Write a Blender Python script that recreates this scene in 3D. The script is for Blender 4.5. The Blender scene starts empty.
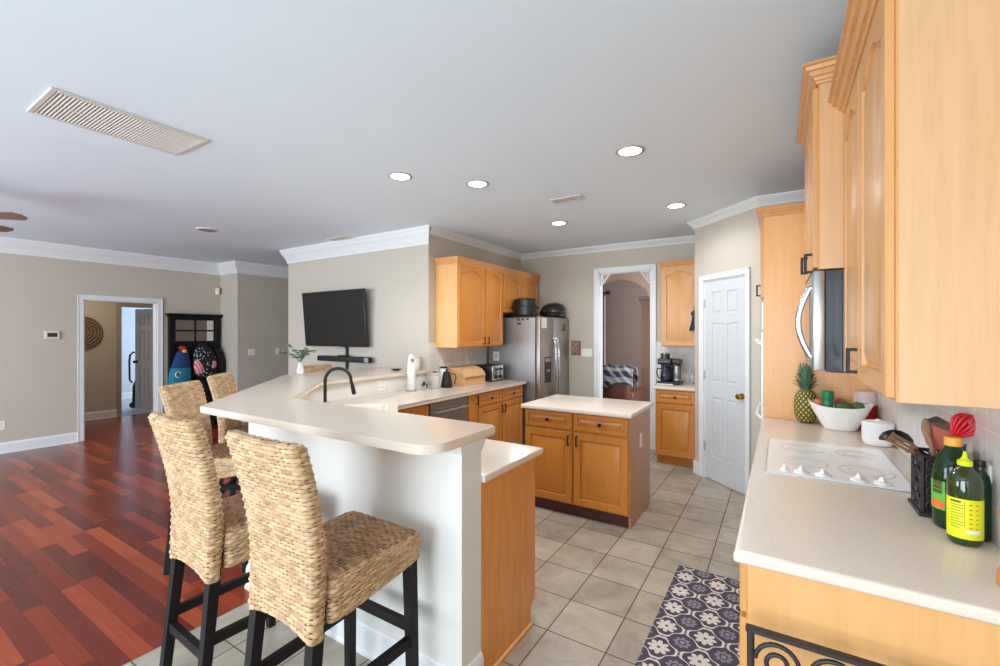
import bpy, bmesh, math, random
from mathutils import Vector, Matrix
random.seed(7)
PI = math.pi
SC = bpy.context.scene
COL = SC.collection

# ------------------------------------------------------------------ camera, world, lights, exposure
TH = math.radians(32.2)
cam = bpy.data.cameras.new('camera')
cam.sensor_width = 36.0
cam.lens = 444.6 / 1000 * 36.0
cam.clip_start = 0.02
co = bpy.data.objects.new('camera', cam)
co.location = (0, 0, 1.533)
co.rotation_euler = (PI / 2, 0, TH)
COL.objects.link(co)
SC.camera = co

w = bpy.data.worlds.new('world'); SC.world = w; w.use_nodes = True
w.node_tree.nodes['Background'].inputs[0].default_value = (0.86, 0.93, 1.0, 1)
w.node_tree.nodes['Background'].inputs[1].default_value = 1.0

def area(name, loc, rot, sx, sy, power, col=(1, 1, 1), spread=180):
    l = bpy.data.lights.new(name, 'AREA'); l.shape = 'RECTANGLE'; l.size = sx; l.size_y = sy
    l.energy = power; l.color = col; l.spread = math.radians(spread)
    o = bpy.data.objects.new(name, l); o.location = loc; o.rotation_euler = rot
    COL.objects.link(o); return o
DAY = (0.78, 0.90, 1.0)
# daylight through the windows of the wall behind the camera (lights sit in the window openings)
area('daylight_living', (-5.6, -2.72, 1.35), (PI / 2, 0, 0), 3.6, 1.9, 250, DAY)
area('daylight_breakfast', (-0.9, -2.72, 1.35), (PI / 2, 0, 0), 2.4, 1.9, 165, DAY)
area('dining_fill', (0.45, 8.35, 1.5), (PI / 2, 0, PI / 2), 1.2, 1.5, 105, DAY)  # added fill light for the dining room, no window modelled there
area('dining_fill_near', (0.45, 6.85, 1.5), (PI / 2, 0, PI / 2), 1.0, 1.5, 75, DAY)  # second added dining fill, grazes the face of the arch wall
area('inner_room_fill', (-11.9, 5.8, 1.5), (PI / 2, 0, PI), 1.6, 1.6, 75, (0.8, 0.9, 1.0))  # added fill, out of view, brightens the far room behind its open door
area('hall_fill', (-9.3, 2.4, 2.68), (0, 0, 0), 0.5, 0.5, 16, (1.0, 0.85, 0.65))  # added warm fill for the hallway wall, no fixture there

SC.view_settings.view_transform = 'Standard'
SC.view_settings.look = 'None'
SC.view_settings.exposure = 0.0
SC.view_settings.gamma = 1.0
SC.view_settings.use_curve_mapping = False
SC.cycles.use_denoising = True
SC.cycles.max_bounces = 10
SC.cycles.diffuse_bounces = 6
SC.cycles.sample_clamp_indirect = 6.0
SC.cycles.caustics_reflective = False
SC.cycles.caustics_refractive = False

# ------------------------------------------------------------------ materials
def lin(c):
    return tuple(((v / 255) / 12.92 if v / 255 <= 0.04045 else ((v / 255 + 0.055) / 1.055) ** 2.4) for v in c)

class NT:
    """small shader-node writer"""
    def __init__(s, name):
        s.m = bpy.data.materials.new(name); s.m.use_nodes = True
        s.t = s.m.node_tree; s.b = s.t.nodes['Principled BSDF']
    def n(s, typ, **kw):
        nd = s.t.nodes.new(typ)
        for k, v in kw.items(): setattr(nd, k, v)
        return nd
    def put(s, sock, v):
        if hasattr(v, 'is_output') or hasattr(v, 'links'): s.t.links.new(v, sock)
        elif isinstance(v, tuple) and len(v) == 3 and sock.type == 'RGBA': sock.default_value = v + (1,)
        else: sock.default_value = v
    def math(s, op, a, b=0.0, c=0.0):
        nd = s.n('ShaderNodeMath', operation=op)
        for i, v in enumerate((a, b, c)): s.put(nd.inputs[i], v)
        return nd.outputs[0]
    def obj(s):
        return s.n('ShaderNodeTexCoord').outputs['Object']
    def world(s):
        return s.n('ShaderNodeNewGeometry').outputs['Position']
    def uv(s):
        return s.n('ShaderNodeTexCoord').outputs['UV']
    def xyz(s, v):
        nd = s.n('ShaderNodeSeparateXYZ'); s.put(nd.inputs[0], v); return nd.outputs
    def comb(s, x, y, z=0.0):
        nd = s.n('ShaderNodeCombineXYZ')
        for i, v in enumerate((x, y, z)): s.put(nd.inputs[i], v)
        return nd.outputs[0]
    def mapping(s, v, scale=(1, 1, 1), rot=(0, 0, 0), loc=(0, 0, 0)):
        nd = s.n('ShaderNodeMapping'); s.put(nd.inputs[0], v)
        nd.inputs['Scale'].default_value = scale; nd.inputs['Rotation'].default_value = rot; nd.inputs['Location'].default_value = loc
        return nd.outputs[0]
    def noise(s, v, scale, detail=3.0, rough=0.5, dist=0.0):
        nd = s.n('ShaderNodeTexNoise'); s.put(nd.inputs['Vector'], v)
        nd.inputs['Scale'].default_value = scale; nd.inputs['Detail'].default_value = detail
        nd.inputs['Roughness'].default_value = rough; nd.inputs['Distortion'].default_value = dist
        return nd.outputs['Fac']
    def white(s, v):
        nd = s.n('ShaderNodeTexWhiteNoise', noise_dimensions='3D'); s.put(nd.inputs['Vector'], v); return nd.outputs['Value']
    def ramp(s, fac, stops):
        nd = s.n('ShaderNodeValToRGB'); s.put(nd.inputs[0], fac); cr = nd.color_ramp
        while len(cr.elements) < len(stops): cr.elements.new(0.5)
        for e, (p, c) in zip(cr.elements, stops): e.position = p; e.color = tuple(c) + (1,)
        return nd.outputs[0]
    def mix(s, fac, a, b, mode='MIX'):
        nd = s.n('ShaderNodeMix', data_type='RGBA', blend_type=mode)
        s.put(nd.inputs['Factor'], fac); s.put(nd.inputs['A'] if False else nd.inputs[6], a); s.put(nd.inputs[7], b)
        return nd.outputs[2]
    def color(s, v): s.put(s.b.inputs['Base Color'], v); return s
    def set(s, **kw):
        for k, v in kw.items(): s.put(s.b.inputs[k.replace('_', ' ')], v)
        return s
    def bump(s, h, strength=0.3, dist=0.01):
        nd = s.n('ShaderNodeBump'); s.put(nd.inputs['Height'], h)
        nd.inputs['Strength'].default_value = strength; nd.inputs['Distance'].default_value = dist
        s.t.links.new(nd.outputs[0], s.b.inputs['Normal']); return s

MAT = {}
def plain(name, rgb, rough=0.5, metal=0.0, var=0.04, scale=18.0, **kw):
    """a lightly mottled one-colour material"""
    k = NT(name); c = lin(rgb)
    f = k.noise(k.obj(), scale, 3.0)
    lo = tuple(x * (1 - var) for x in c); hi = tuple(min(1, x * (1 + var)) for x in c)
    k.color(k.ramp(f, [(0.3, lo), (0.7, hi)])).set(Roughness=rough, Metallic=metal, **kw)
    MAT[name] = k.m; return k.m

def wood(name, rgb, dark, axis='Z', rough=0.38, grain=1.0, coat=0.25):
    k = NT(name); sc = {'Z': (22, 22, 1.6), 'X': (1.6, 22, 22), 'Y': (22, 1.6, 22)}[axis]
    v = k.mapping(k.obj(), sc)
    f = k.noise(v, 1.6, 4.0, 0.55, 0.6)
    f2 = k.noise(k.mapping(k.obj(), tuple(q * 4 for q in sc)), 2.0, 2.0)
    big = k.noise(k.obj(), 2.2, 2.0)
    f3 = k.math('ADD', k.math('MULTIPLY', f, 0.6), k.math('ADD', k.math('MULTIPLY', f2, 0.2), k.math('MULTIPLY', big, 0.2)))
    a, b = lin(rgb), lin(dark)
    a2 = tuple(min(1, x * 1.06) for x in a)
    mid = tuple(x * (1 - .45 * grain) + y * .45 * grain for x, y in zip(a, b))
    k.color(k.ramp(f3, [(0.30, mid), (0.52, a), (0.75, a2)])).set(Roughness=rough)
    k.b.inputs['Coat Weight'].default_value = coat; k.b.inputs['Coat Roughness'].default_value = 0.25
    MAT[name] = k.m; return k.m

plain('wall_paint', (196, 187, 173), 0.75, var=0.015, scale=3)
plain('wall_white', (226, 224, 219), 0.6, var=0.012, scale=3)
plain('wall_peach', (203, 168, 146), 0.75, var=0.015, scale=3)
plain('wall_mauve', (168, 152, 143), 0.75, var=0.02, scale=3)
plain('wall_bluegrey', (200, 210, 222), 0.75, var=0.02, scale=3)
plain('ceiling_paint', (220, 234, 247), 0.85, var=0.012, scale=2)
plain('trim_white', (228, 230, 231), 0.4, var=0.01)
plain('door_white', (208, 211, 214), 0.4, var=0.01)
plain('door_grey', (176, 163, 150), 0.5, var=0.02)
wood('maple', (210, 154, 92), (180, 120, 62))
wood('maple_panel', (226, 172, 110), (200, 138, 78), grain=0.8)
wood('maple_daylit', (212, 168, 122), (184, 140, 90), grain=0.8)  # maple copy with the daylight on the right-hand panels put into its colour
wood('maple_honey', (198, 128, 50), (166, 98, 34))
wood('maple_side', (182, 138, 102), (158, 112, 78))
wood('maple_end', (222, 152, 76), (182, 118, 58))
wood('maple_x', (222, 158, 88), (192, 122, 56), axis='X')
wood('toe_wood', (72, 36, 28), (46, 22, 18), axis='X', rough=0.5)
wood('black_wood', (25, 21, 22), (14, 12, 13), rough=0.5, coat=0.0)
MAT['black_wood'].node_tree.nodes['Principled BSDF'].inputs['Specular IOR Level'].default_value = 0.25
wood('crate_wood', (216, 172, 120), (180, 130, 84), axis='X', rough=0.55, coat=0.0)
wood('turned_wood', (200, 128, 56), (160, 92, 36), rough=0.4)
wood('utensil_wood', (150, 116, 88), (100, 70, 48), rough=0.6, coat=0)
plain('bronze', (38, 34, 36), 0.4, 0.6)
plain('black_plastic', (26, 26, 28), 0.35)
plain('black_matte', (22, 22, 24), 0.6)
plain('black_iron', (52, 46, 48), 0.5, 0.3, var=0.15, scale=60)
plain('white_enamel', (240, 240, 238), 0.18, var=0.01)
plain('white_ceramic', (238, 238, 236), 0.2, var=0.01)
plain('white_plastic', (236, 234, 228), 0.4, var=0.01)
plain('ivory_plastic', (222, 214, 196), 0.45, var=0.01)
plain('brass', (196, 156, 72), 0.25, 1.0)
plain('chrome', (215, 216, 218), 0.16, 1.0, var=0.02)
plain('red_plastic', (200, 22, 34), 0.4)
plain('red_silicone', (214, 26, 36), 0.45)
plain('terracotta', (184, 92, 62), 0.6)
plain('green_plastic', (10, 122, 72), 0.4)
plain('green_peel', (66, 88, 44), 0.5, var=0.2)
plain('peach_peel', (190, 112, 72), 0.5, var=0.2)
plain('onion_peel', (160, 78, 60), 0.45, var=0.2)
plain('yellow_plastic', (216, 226, 20), 0.4)
plain('label_yellow', (226, 224, 20), 0.5, var=0.02)
plain('label_green', (100, 180, 60), 0.5)
plain('label_orange', (226, 110, 50), 0.5)
plain('print_dark', (74, 80, 30), 0.6)
plain('print_red', (196, 96, 40), 0.6)
plain('print_grey', (120, 118, 116), 0.7)
plain('paper', (236, 232, 226), 0.7, var=0.01)
plain('orange_plastic', (232, 168, 62), 0.4)
plain('sink_bisque', (228, 221, 200), 0.25, var=0.01)
plain('bag_blue', (18, 58, 108), 0.8, var=0.3, scale=40)
plain('bag_teal', (22, 120, 148), 0.8, var=0.2, scale=40)
plain('bag_red', (190, 40, 40), 0.8)
plain('bag_yellow', (230, 200, 60), 0.8)
k = NT('bag_pink'); p = k.xyz(k.obj())
k.color(k.mix(k.math('GREATER_THAN', k.math('FRACT', k.math('MULTIPLY', k.math('ADD', p[0], k.math('MULTIPLY', p[2], 0.4)), 24.0)), 0.55), lin((236, 170, 176)), lin((206, 84, 104)))).set(Roughness=0.85); MAT['bag_pink'] = k.m
plain('bag_black', (24, 23, 27), 0.85, var=0.2, scale=50)
plain('leather', (96, 54, 40), 0.45, var=0.15)
plain('basket_brown', (120, 88, 62), 0.7, var=0.3, scale=60)
plain('leaf_green', (104, 130, 108), 0.6, var=0.25)
plain('leaf_blush', (190, 160, 146), 0.6, var=0.15)
plain('stem_green', (96, 110, 84), 0.6)
plain('pineapple_leaf', (86, 116, 92), 0.5, var=0.25)
plain('curtain', (176, 160, 158), 0.9, var=0.05)
plain('mat_dark', (64, 58, 70), 0.9)
plain('outlet_slot', (70, 66, 62), 0.6)
plain('vent_paint', (206, 200, 194), 0.5, var=0.02)
plain('ring_grey', (176, 172, 168), 0.45)
plain('vent_dark', (150, 142, 134), 0.9)
plain('burner_ring', (206, 184, 166), 0.3)
plain('grey_plastic', (150, 152, 156), 0.4)
plain('fan_wood', (120, 86, 80), 0.4)
plain('picture_art', (150, 116, 100), 0.6, var=0.5, scale=35)
plain('decor_weave', (134, 112, 88), 0.8, var=0.35, scale=30)
plain('inner_floor', (168, 166, 170), 0.5, var=0.06)
plain('jar_glass_grey', (196, 190, 180), 0.2, var=0.05)
plain('blanket_cream', (206, 196, 184), 0.9)

def mk_steel(name, rgb, rough, axis=(2, 60, 2)):
    k = NT(name); f = k.noise(k.mapping(k.obj(), axis), 3.0, 2.0)
    c = lin(rgb); k.color(k.ramp(f, [(0.3, tuple(x * .94 for x in c)), (0.7, c)]))
    k.set(Metallic=0.9, Roughness=rough); MAT[name] = k.m
mk_steel('steel', (180, 178, 176), 0.32)
mk_steel('steel_dark', (160, 156, 152), 0.36)
mk_steel('fridge_side', (172, 172, 174), 0.45)

k = NT('glass_clear'); k.color((1, 1, 1)).set(Roughness=0.03, IOR=1.45); k.b.inputs['Transmission Weight'].default_value = 1.0; MAT['glass_clear'] = k.m
k = NT('clear_plastic'); k.color((0.93, 0.90, 0.90)).set(Roughness=0.08, Alpha=0.45); MAT['clear_plastic'] = k.m
k = NT('glass_green'); k.color(lin((58, 74, 38))).set(Roughness=0.06, IOR=1.47); k.b.inputs['Transmission Weight'].default_value = 0.35; k.b.inputs['Coat Weight'].default_value = 0.5; MAT['glass_green'] = k.m
k = NT('glass_deep_green'); k.color(lin((28, 62, 32))).set(Roughness=0.08, IOR=1.47); k.b.inputs['Transmission Weight'].default_value = 0.3; MAT['glass_deep_green'] = k.m
k = NT('mirror'); k.color((0.82, 0.82, 0.80)).set(Metallic=1.0, Roughness=0.03); MAT['mirror'] = k.m
k = NT('screen_black'); k.color(lin((16, 16, 18))).set(Roughness=0.16); MAT['screen_black'] = k.m
k = NT('oven_glass'); k.color(lin((40, 48, 58))).set(Roughness=0.12); MAT['oven_glass'] = k.m
k = NT('lamp_glow'); k.color((1, 1, 1)); k.b.inputs['Emission Color'].default_value = (1, 0.95, 0.88, 1); k.b.inputs['Emission Strength'].default_value = 9.0; MAT['lamp_glow'] = k.m

# solid-surface counter: cream with the finest speckle
k = NT('counter'); f = k.noise(k.obj(), 260, 2.0, 0.6); g = k.noise(k.obj(), 1.5, 2.0)
k.color(k.mix(k.math('MULTIPLY', g, 0.25), k.ramp(f, [(0.35, lin((216, 200, 182))), (0.6, lin((228, 214, 198)))]), lin((230, 218, 206)))).set(Roughness=0.22)
MAT['counter'] = k.m

# floor tiles
k = NT('floor_tile'); p = k.xyz(k.world())
ux = k.math('DIVIDE', k.math('ADD', p[0], 1.017 + 31.0), 0.31); uy = k.math('DIVIDE', k.math('ADD', p[1], -2.072 + 30.85), 0.3085)
fx = k.math('ABSOLUTE', k.math('SUBTRACT', k.math('FRACT', ux), 0.5)); fy = k.math('ABSOLUTE', k.math('SUBTRACT', k.math('FRACT', uy), 0.5))
edge = k.math('GREATER_THAN', k.math('MAXIMUM', fx, fy), 0.4895)
cell = k.white(k.comb(k.math('FLOOR', ux), k.math('FLOOR', uy)))
nn = k.noise(k.world(), 5.0, 6.0, 0.68, 0.6)
tile = k.ramp(k.math('ADD', k.math('MULTIPLY', nn, 0.75), k.math('MULTIPLY', cell, 0.2)), [(0.28, lin((142, 132, 117))), (0.42, lin((164, 154, 138))), (0.56, lin((180, 169, 152))), (0.75, lin((196, 187, 171)))])
k.color(k.mix(edge, tile, lin((92, 68, 52)))).set(Roughness=k.math('ADD', k.math('MULTIPLY', edge, 0.4), 0.34))
k.bump(k.math('SUBTRACT', 1.0, edge), 0.25, 0.004); MAT['floor_tile'] = k.m

# red hardwood planks running across (along X)
k = NT('hardwood'); p = k.xyz(k.world())
row = k.math('DIVIDE', k.math('ADD', p[1], 30.04), 0.089); ri = k.math('FLOOR', row)
off = k.math('MULTIPLY', k.white(k.comb(k.math('ADD', ri, 0.25), 3.3)), 7.0)
ln = k.math('ADD', k.math('DIVIDE', k.math('ADD', p[0], 80.0), 0.8), off); li = k.math('FLOOR', ln)
rnd = k.white(k.comb(k.math('ADD', ri, 0.25), k.math('ADD', li, 0.25), 1.7))
gr = k.noise(k.mapping(k.world(), (1.6, 34, 1)), 1.6, 2.0, 0.5, 0.2)
base = k.ramp(k.math('ADD', k.math('MULTIPLY', rnd, 0.8), k.math('MULTIPLY', gr, 0.25)), [(0.08, lin((92, 37, 27))), (0.3, lin((112, 44, 28))), (0.6, lin((132, 52, 30))), (0.82, lin((156, 66, 36))), (1.0, lin((178, 90, 50)))])
e1 = k.math('GREATER_THAN', k.math('ABSOLUTE', k.math('SUBTRACT', k.math('FRACT', row), 0.5)), 0.488)
e2 = k.math('GREATER_THAN', k.math('ABSOLUTE', k.math('SUBTRACT', k.math('FRACT', ln), 0.5)), 0.4975)
e = k.math('MAXIMUM', e1, e2)
k.color(k.mix(k.math('MULTIPLY', e, 0.55), base, lin((52, 26, 22)))).set(Roughness=k.math('ADD', k.math('MULTIPLY', gr, 0.05), 0.2)); k.b.inputs['Specular IOR Level'].default_value = 0.36
k.b.inputs['Coat Weight'].default_value = 0.0
k.bump(k.math('SUBTRACT', 1.0, e), 0.06, 0.001); MAT['hardwood'] = k.m

# wall tiles of the splashback
k = NT('splash_tile'); p = k.xyz(k.world())
sx = k.math('ADD', p[0], p[1])
fx = k.math('ABSOLUTE', k.math('SUBTRACT', k.math('FRACT', k.math('DIVIDE', k.math('ADD', sx, 20), 0.108)), 0.5))
fz = k.math('ABSOLUTE', k.math('SUBTRACT', k.math('FRACT', k.math('DIVIDE', k.math('ADD', p[2], 0.058), 0.216)), 0.5))
e = k.math('MAXIMUM', k.math('GREATER_THAN', fx, 0.478), k.math('GREATER_THAN', fz, 0.49))
tn = k.noise(k.world(), 5, 3)
k.color(k.mix(e, k.ramp(tn, [(0.3, lin((212, 208, 204))), (0.7, lin((224, 221, 218)))]), lin((236, 235, 233)))).set(Roughness=0.25)
k.bump(k.math('SUBTRACT', 1.0, e), 0.2, 0.003); MAT['splash_tile'] = k.m

# woven rattan: uv.x counts crossings, uv.y counts rows
def wicker(name, light, mid, dark, hole, hs):
    k = NT(name); uv = k.xyz(k.uv())
    rowi = k.math('FLOOR', uv[1]); fr = k.math('FRACT', uv[1])
    sub = k.math('FLOOR', k.math('MULTIPLY', fr, 2.999))
    cane = k.math('ADD', k.math('MULTIPLY', rowi, 3.0), sub)
    bumpid = k.math('FLOOR', k.math('MULTIPLY', k.math('ADD', uv[0], k.math('ADD', rowi, 0.5)), 0.5))
    strand = k.noise(k.comb(k.math('MULTIPLY', uv[0], 0.22), k.math('ADD', k.math('MULTIPLY', rowi, 5.37), k.math('MULTIPLY', sub, 0.35))), 1.0, 4.0, 0.7)
    tone = k.white(k.comb(rowi, bumpid, 0.5))
    fine = k.noise(k.obj(), 320, 2.0)
    f = k.math('ADD', k.math('MULTIPLY', strand, 0.62), k.math('ADD', k.math('MULTIPLY', tone, 0.18), k.math('MULTIPLY', fine, 0.2)))
    c = k.ramp(f, [(0.20, lin(dark)), (0.38, lin(mid)), (0.56, lin(light)), (0.8, tuple(min(1, q * 1.18) for q in lin(light)))])
    wave = k.math('SINE', k.math('MULTIPLY', k.math('ADD', uv[0], rowi), PI))
    vy = k.math('ABSOLUTE', k.math('SUBTRACT', fr, 0.5))
    rnd = k.white(k.comb(k.math('FLOOR', k.math('MULTIPLY', k.math('ADD', uv[0], rowi), 0.5)), rowi, 2.0))
    lim = k.math('SUBTRACT', 0.50, k.math('MULTIPLY', rnd, hs))
    gap = k.math('MULTIPLY', k.math('GREATER_THAN', vy, lim), k.math('LESS_THAN', wave, -0.60))
    seam = k.math('GREATER_THAN', vy, 0.44)
    c = k.mix(k.math('MULTIPLY', seam, 0.30), c, lin(dark))
    c = k.mix(k.math('MULTIPLY', gap, 0.92), c, lin(hole))
    k.color(c).set(Roughness=0.6)
    k.bump(k.math('ABSOLUTE', k.math('SINE', k.math('MULTIPLY', uv[1], 3 * PI))), 0.5, 0.003); MAT[name] = k.m
wicker('wicker', (210, 177, 136), (174, 135, 95), (108, 76, 50), (58, 39, 27), 0.24)
wicker('wicker_seat', (182, 142, 102), (136, 98, 66), (74, 50, 36), (30, 22, 17), 0.42)

# patterned runner mat
k = NT('mat_pattern'); p = k.xyz(k.obj()); S = 0.183
qx = k.math('DIVIDE', k.math('ADD', p[0], 18.3), S); qy = k.math('DIVIDE', k.math('ADD', p[1], 18.3), S)
def flower(ox, oy, npet, R, depth):
    ax = k.math('SUBTRACT', k.math('FRACT', k.math('ADD', qx, ox)), 0.5); ay = k.math('SUBTRACT', k.math('FRACT', k.math('ADD', qy, oy)), 0.5)
    r = k.math('SQRT', k.math('ADD', k.math('MULTIPLY', ax, ax), k.math('MULTIPLY', ay, ay)))
    th = k.math('ARCTAN2', ay, ax)
    pet = k.math('ABSOLUTE', k.math('COSINE', k.math('MULTIPLY', th, npet / 2)))
    rad = k.math('MULTIPLY', k.math('ADD', k.math('MULTIPLY', k.math('POWER', pet, 0.6), depth), 1 - depth), R)
    return r, rad
r1, R1 = flower(0.0, 0.0, 8, 0.285, 0.55)
wf = k.math('MULTIPLY', k.math('LESS_THAN', r1, R1), k.math('GREATER_THAN', r1, 0.045))
r2, R2 = flower(0.5, 0.5, 8, 0.22, 0.45)
df = k.math('MULTIPLY', k.math('LESS_THAN', r2, R2), k.math('GREATER_THAN', r2, k.math('MULTIPLY', R2, 0.55)))
df2 = k.math('LESS_THAN', r2, 0.06)
cxx = k.math('COSINE', k.math('MULTIPLY', qx, 2 * PI)); cyy = k.math('COSINE', k.math('MULTIPLY', qy, 2 * PI))
wob = k.math('MULTIPLY', k.math('COSINE', k.math('MULTIPLY', qx, 4 * PI)), k.math('MULTIPLY', k.math('COSINE', k.math('MULTIPLY', qy, 4 * PI)), 0.28))
og = k.math('ADD', k.math('ADD', cxx, cyy), wob)
line = k.math('LESS_THAN', k.math('ABSOLUTE', k.math('SUBTRACT', og, 0.12)), 0.13)
r3, R3 = flower(0.5, 0.0, 4, 0.10, 0.5); r4, R4 = flower(0.0, 0.5, 4, 0.10, 0.5)
sm = k.math('MAXIMUM', k.math('MULTIPLY', k.math('LESS_THAN', r3, R3), k.math('GREATER_THAN', r3, 0.04)), k.math('MULTIPLY', k.math('LESS_THAN', r4, R4), k.math('GREATER_THAN', r4, 0.04)))
c = k.mix(k.math('MAXIMUM', df, sm), lin((70, 64, 76)), lin((132, 128, 142)))
c = k.mix(df2, c, lin((150, 140, 142)))
c = k.mix(k.math('MAXIMUM', wf, line), c, lin((212, 202, 196)))
k.color(c).set(Roughness=0.85); MAT['mat_pattern'] = k.m

# star-speckled black cloth of the backpack; tartan of the throw; pineapple skin
k = NT('bag_star'); v = k.n('ShaderNodeTexVoronoi'); k.put(v.inputs['Vector'], k.obj()); v.inputs['Scale'].default_value = 27
k.color(k.mix(k.math('LESS_THAN', v.outputs['Distance'], 0.24), lin((24, 24, 34)), lin((222, 222, 230)))).set(Roughness=0.85); MAT['bag_star'] = k.m
k = NT('throw_check'); p = k.xyz(k.obj())
a1 = k.math('GREATER_THAN', k.math('FRACT', k.math('MULTIPLY', k.math('ADD', p[0], p[2]), 7.0)), 0.62); a2 = k.math('GREATER_THAN', k.math('FRACT', k.math('MULTIPLY', k.math('ADD', p[1], p[2]), 5.0)), 0.6)
k.color(k.mix(k.math('MULTIPLY', k.math('ADD', a1, a2), 0.45), lin((46, 56, 84)), lin((206, 200, 196)))).set(Roughness=0.95); MAT['throw_check'] = k.m
k = NT('pineapple_skin'); p = k.xyz(k.uv())
d1 = k.math('ABSOLUTE', k.math('SUBTRACT', k.math('FRACT', k.math('ADD', k.math('MULTIPLY', p[0], 13), k.math('MULTIPLY', p[1], 7))), 0.5)); d2 = k.math('ABSOLUTE', k.math('SUBTRACT', k.math('FRACT', k.math('SUBTRACT', k.math('MULTIPLY', p[0], 13), k.math('MULTIPLY', p[1], 7))), 0.5))
mx = k.math('MAXIMUM', d1, d2)
k.color(k.ramp(mx, [(0.10, lin((224, 206, 130))), (0.24, lin((150, 132, 40))), (0.40, lin((92, 88, 34))), (0.48, lin((46, 48, 22)))])).set(Roughness=0.6)
k.bump(k.math('SUBTRACT', 1.0, mx), 0.8, 0.01); MAT['pineapple_skin'] = k.m

# ------------------------------------------------------------------ mesh building
class MB:
    def __init__(s): s.bm = bmesh.new(); s.uvl = None
    def box(s, x0, x1, y0, y1, z0, z1, bev=0.0, seg=1, rot=None, mi=0):
        r = bmesh.ops.create_cube(s.bm, size=1.0)['verts']
        x0, x1 = sorted((x0, x1)); y0, y1 = sorted((y0, y1)); z0, z1 = sorted((z0, z1))
        for v in r: v.co = Vector(((x0 + x1) / 2 + v.co.x * (x1 - x0), (y0 + y1) / 2 + v.co.y * (y1 - y0), (z0 + z1) / 2 + v.co.z * (z1 - z0)))
        if rot is not None:
            c = Vector(((x0 + x1) / 2, (y0 + y1) / 2, (z0 + z1) / 2)); R = rot.to_3x3() if len(rot) == 4 else rot
            for v in r: v.co = c + R @ (v.co - c)
        fs = {f for v in r for f in v.link_faces}
        for f in fs: f.material_index = mi
        if bev > 0:
            ed = list({e for v in r for e in v.link_edges})
            bmesh.ops.bevel(s.bm, geom=ed, offset=bev, segments=seg, affect='EDGES', profile=0.5, clamp_overlap=True, material=-1)
        return s
    def bar(s, p0, p1, w0, d0, w1=None, d1=None, up=(0, 0, 1), mi=0):
        """tapered rectangular bar from p0 to p1"""
        p0, p1 = Vector(p0), Vector(p1); w1 = w0 if w1 is None else w1; d1 = d0 if d1 is None else d1
        t = (p1 - p0).normalized(); u = Vector(up)
        if abs(t.dot(u)) > 0.98: u = Vector((0, 1, 0))
        a = t.cross(u).normalized(); b = a.cross(t).normalized()
        vs = []
        for p, ww, dd in ((p0, w0, d0), (p1, w1, d1)):
            vs.append([s.bm.verts.new(p + a * sx * ww / 2 + b * sy * dd / 2) for sx, sy in ((-1, -1), (1, -1), (1, 1), (-1, 1))])
        for i in range(4):
            j = (i + 1) % 4; s.bm.faces.new((vs[0][i], vs[0][j], vs[1][j], vs[1][i])).material_index = mi
        s.bm.faces.new(vs[0][::-1]).material_index = mi; s.bm.faces.new(vs[1]).material_index = mi
        return s
    def loft(s, rings, cap=True, closed=True, mi=0):
        vr = [[s.bm.verts.new(p) for p in r] for r in rings]
        n = len(rings[0])
        for a, b in zip(vr, vr[1:]):
            for i in range(n if closed else n - 1):
                j = (i + 1) % n
                try: s.bm.faces.new((a[i], a[j], b[j], b[i])).material_index = mi
                except ValueError: pass
        if cap:
            for r, rev in ((vr[0], True), (vr[-1], False)):
                try: s.bm.faces.new(r[::-1] if rev else r).material_index = mi
                except ValueError: pass
        return vr
    def lathe(s, prof, c=(0, 0, 0), seg=24, sx=1.0, sy=1.0, mi=0, cap=True):
        rings = []
        for r, z in prof:
            r = max(r, 1e-4)
            rings.append([(c[0] + sx * r * math.cos(2 * PI * i / seg), c[1] + sy * r * math.sin(2 * PI * i / seg), c[2] + z) for i in range(seg)])
        s.loft(rings, cap=cap, mi=mi); return s
    def tube(s, pts, r, seg=8, cap=True, mi=0, flat=1.0):
        pts = [Vector(p) for p in pts]; rr = r if isinstance(r, (list, tuple)) else [r] * len(pts)
        rings = []; prev = None
        for i, p in enumerate(pts):
            t = (pts[min(i + 1, len(pts) - 1)] - pts[max(i - 1, 0)]).normalized()
            if prev is None:
                u = Vector((0, 0, 1)) if abs(t.z) < 0.9 else Vector((1, 0, 0)); a = t.cross(u).normalized()
            else:
                a = (prev - t * prev.dot(t)).normalized()
            prev = a; b = t.cross(a)
            rings.append([p + a * rr[i] * math.cos(2 * PI * k / seg) + b * rr[i] * flat * math.sin(2 * PI * k / seg) for k in range(seg)])
        s.loft(rings, cap=cap, mi=mi); return s
    def cyl(s, p0, p1, r, seg=20, r1=None, mi=0):
        return s.tube([p0, p1], [r, r if r1 is None else r1], seg, mi=mi)
    def prism(s, poly, z0, z1, bev=0.0, seg=2, mi=0, low=0.0):
        a = [s.bm.verts.new((x, y, z0)) for x, y in poly]; b = [s.bm.verts.new((x, y, z1)) for x, y in poly]
        n = len(poly); side = []
        for i in range(n):
            j = (i + 1) % n; s.bm.faces.new((a[i], a[j], b[j], b[i])).material_index = mi
        ft = s.bm.faces.new(b); fb = s.bm.faces.new(a[::-1]); ft.material_index = fb.material_index = mi
        if bev > 0:
            bmesh.ops.bevel(s.bm, geom=list(ft.edges) + (list(fb.edges) if low else []), offset=bev, segments=seg, affect='EDGES', profile=0.5, clamp_overlap=True)
        return s
    def quad(s, *ps, mi=0):
        s.bm.faces.new([s.bm.verts.new(p) for p in ps]).material_index = mi; return s
    def xf(s, m):
        bmesh.ops.transform(s.bm, matrix=m, verts=s.bm.verts); return s
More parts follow.
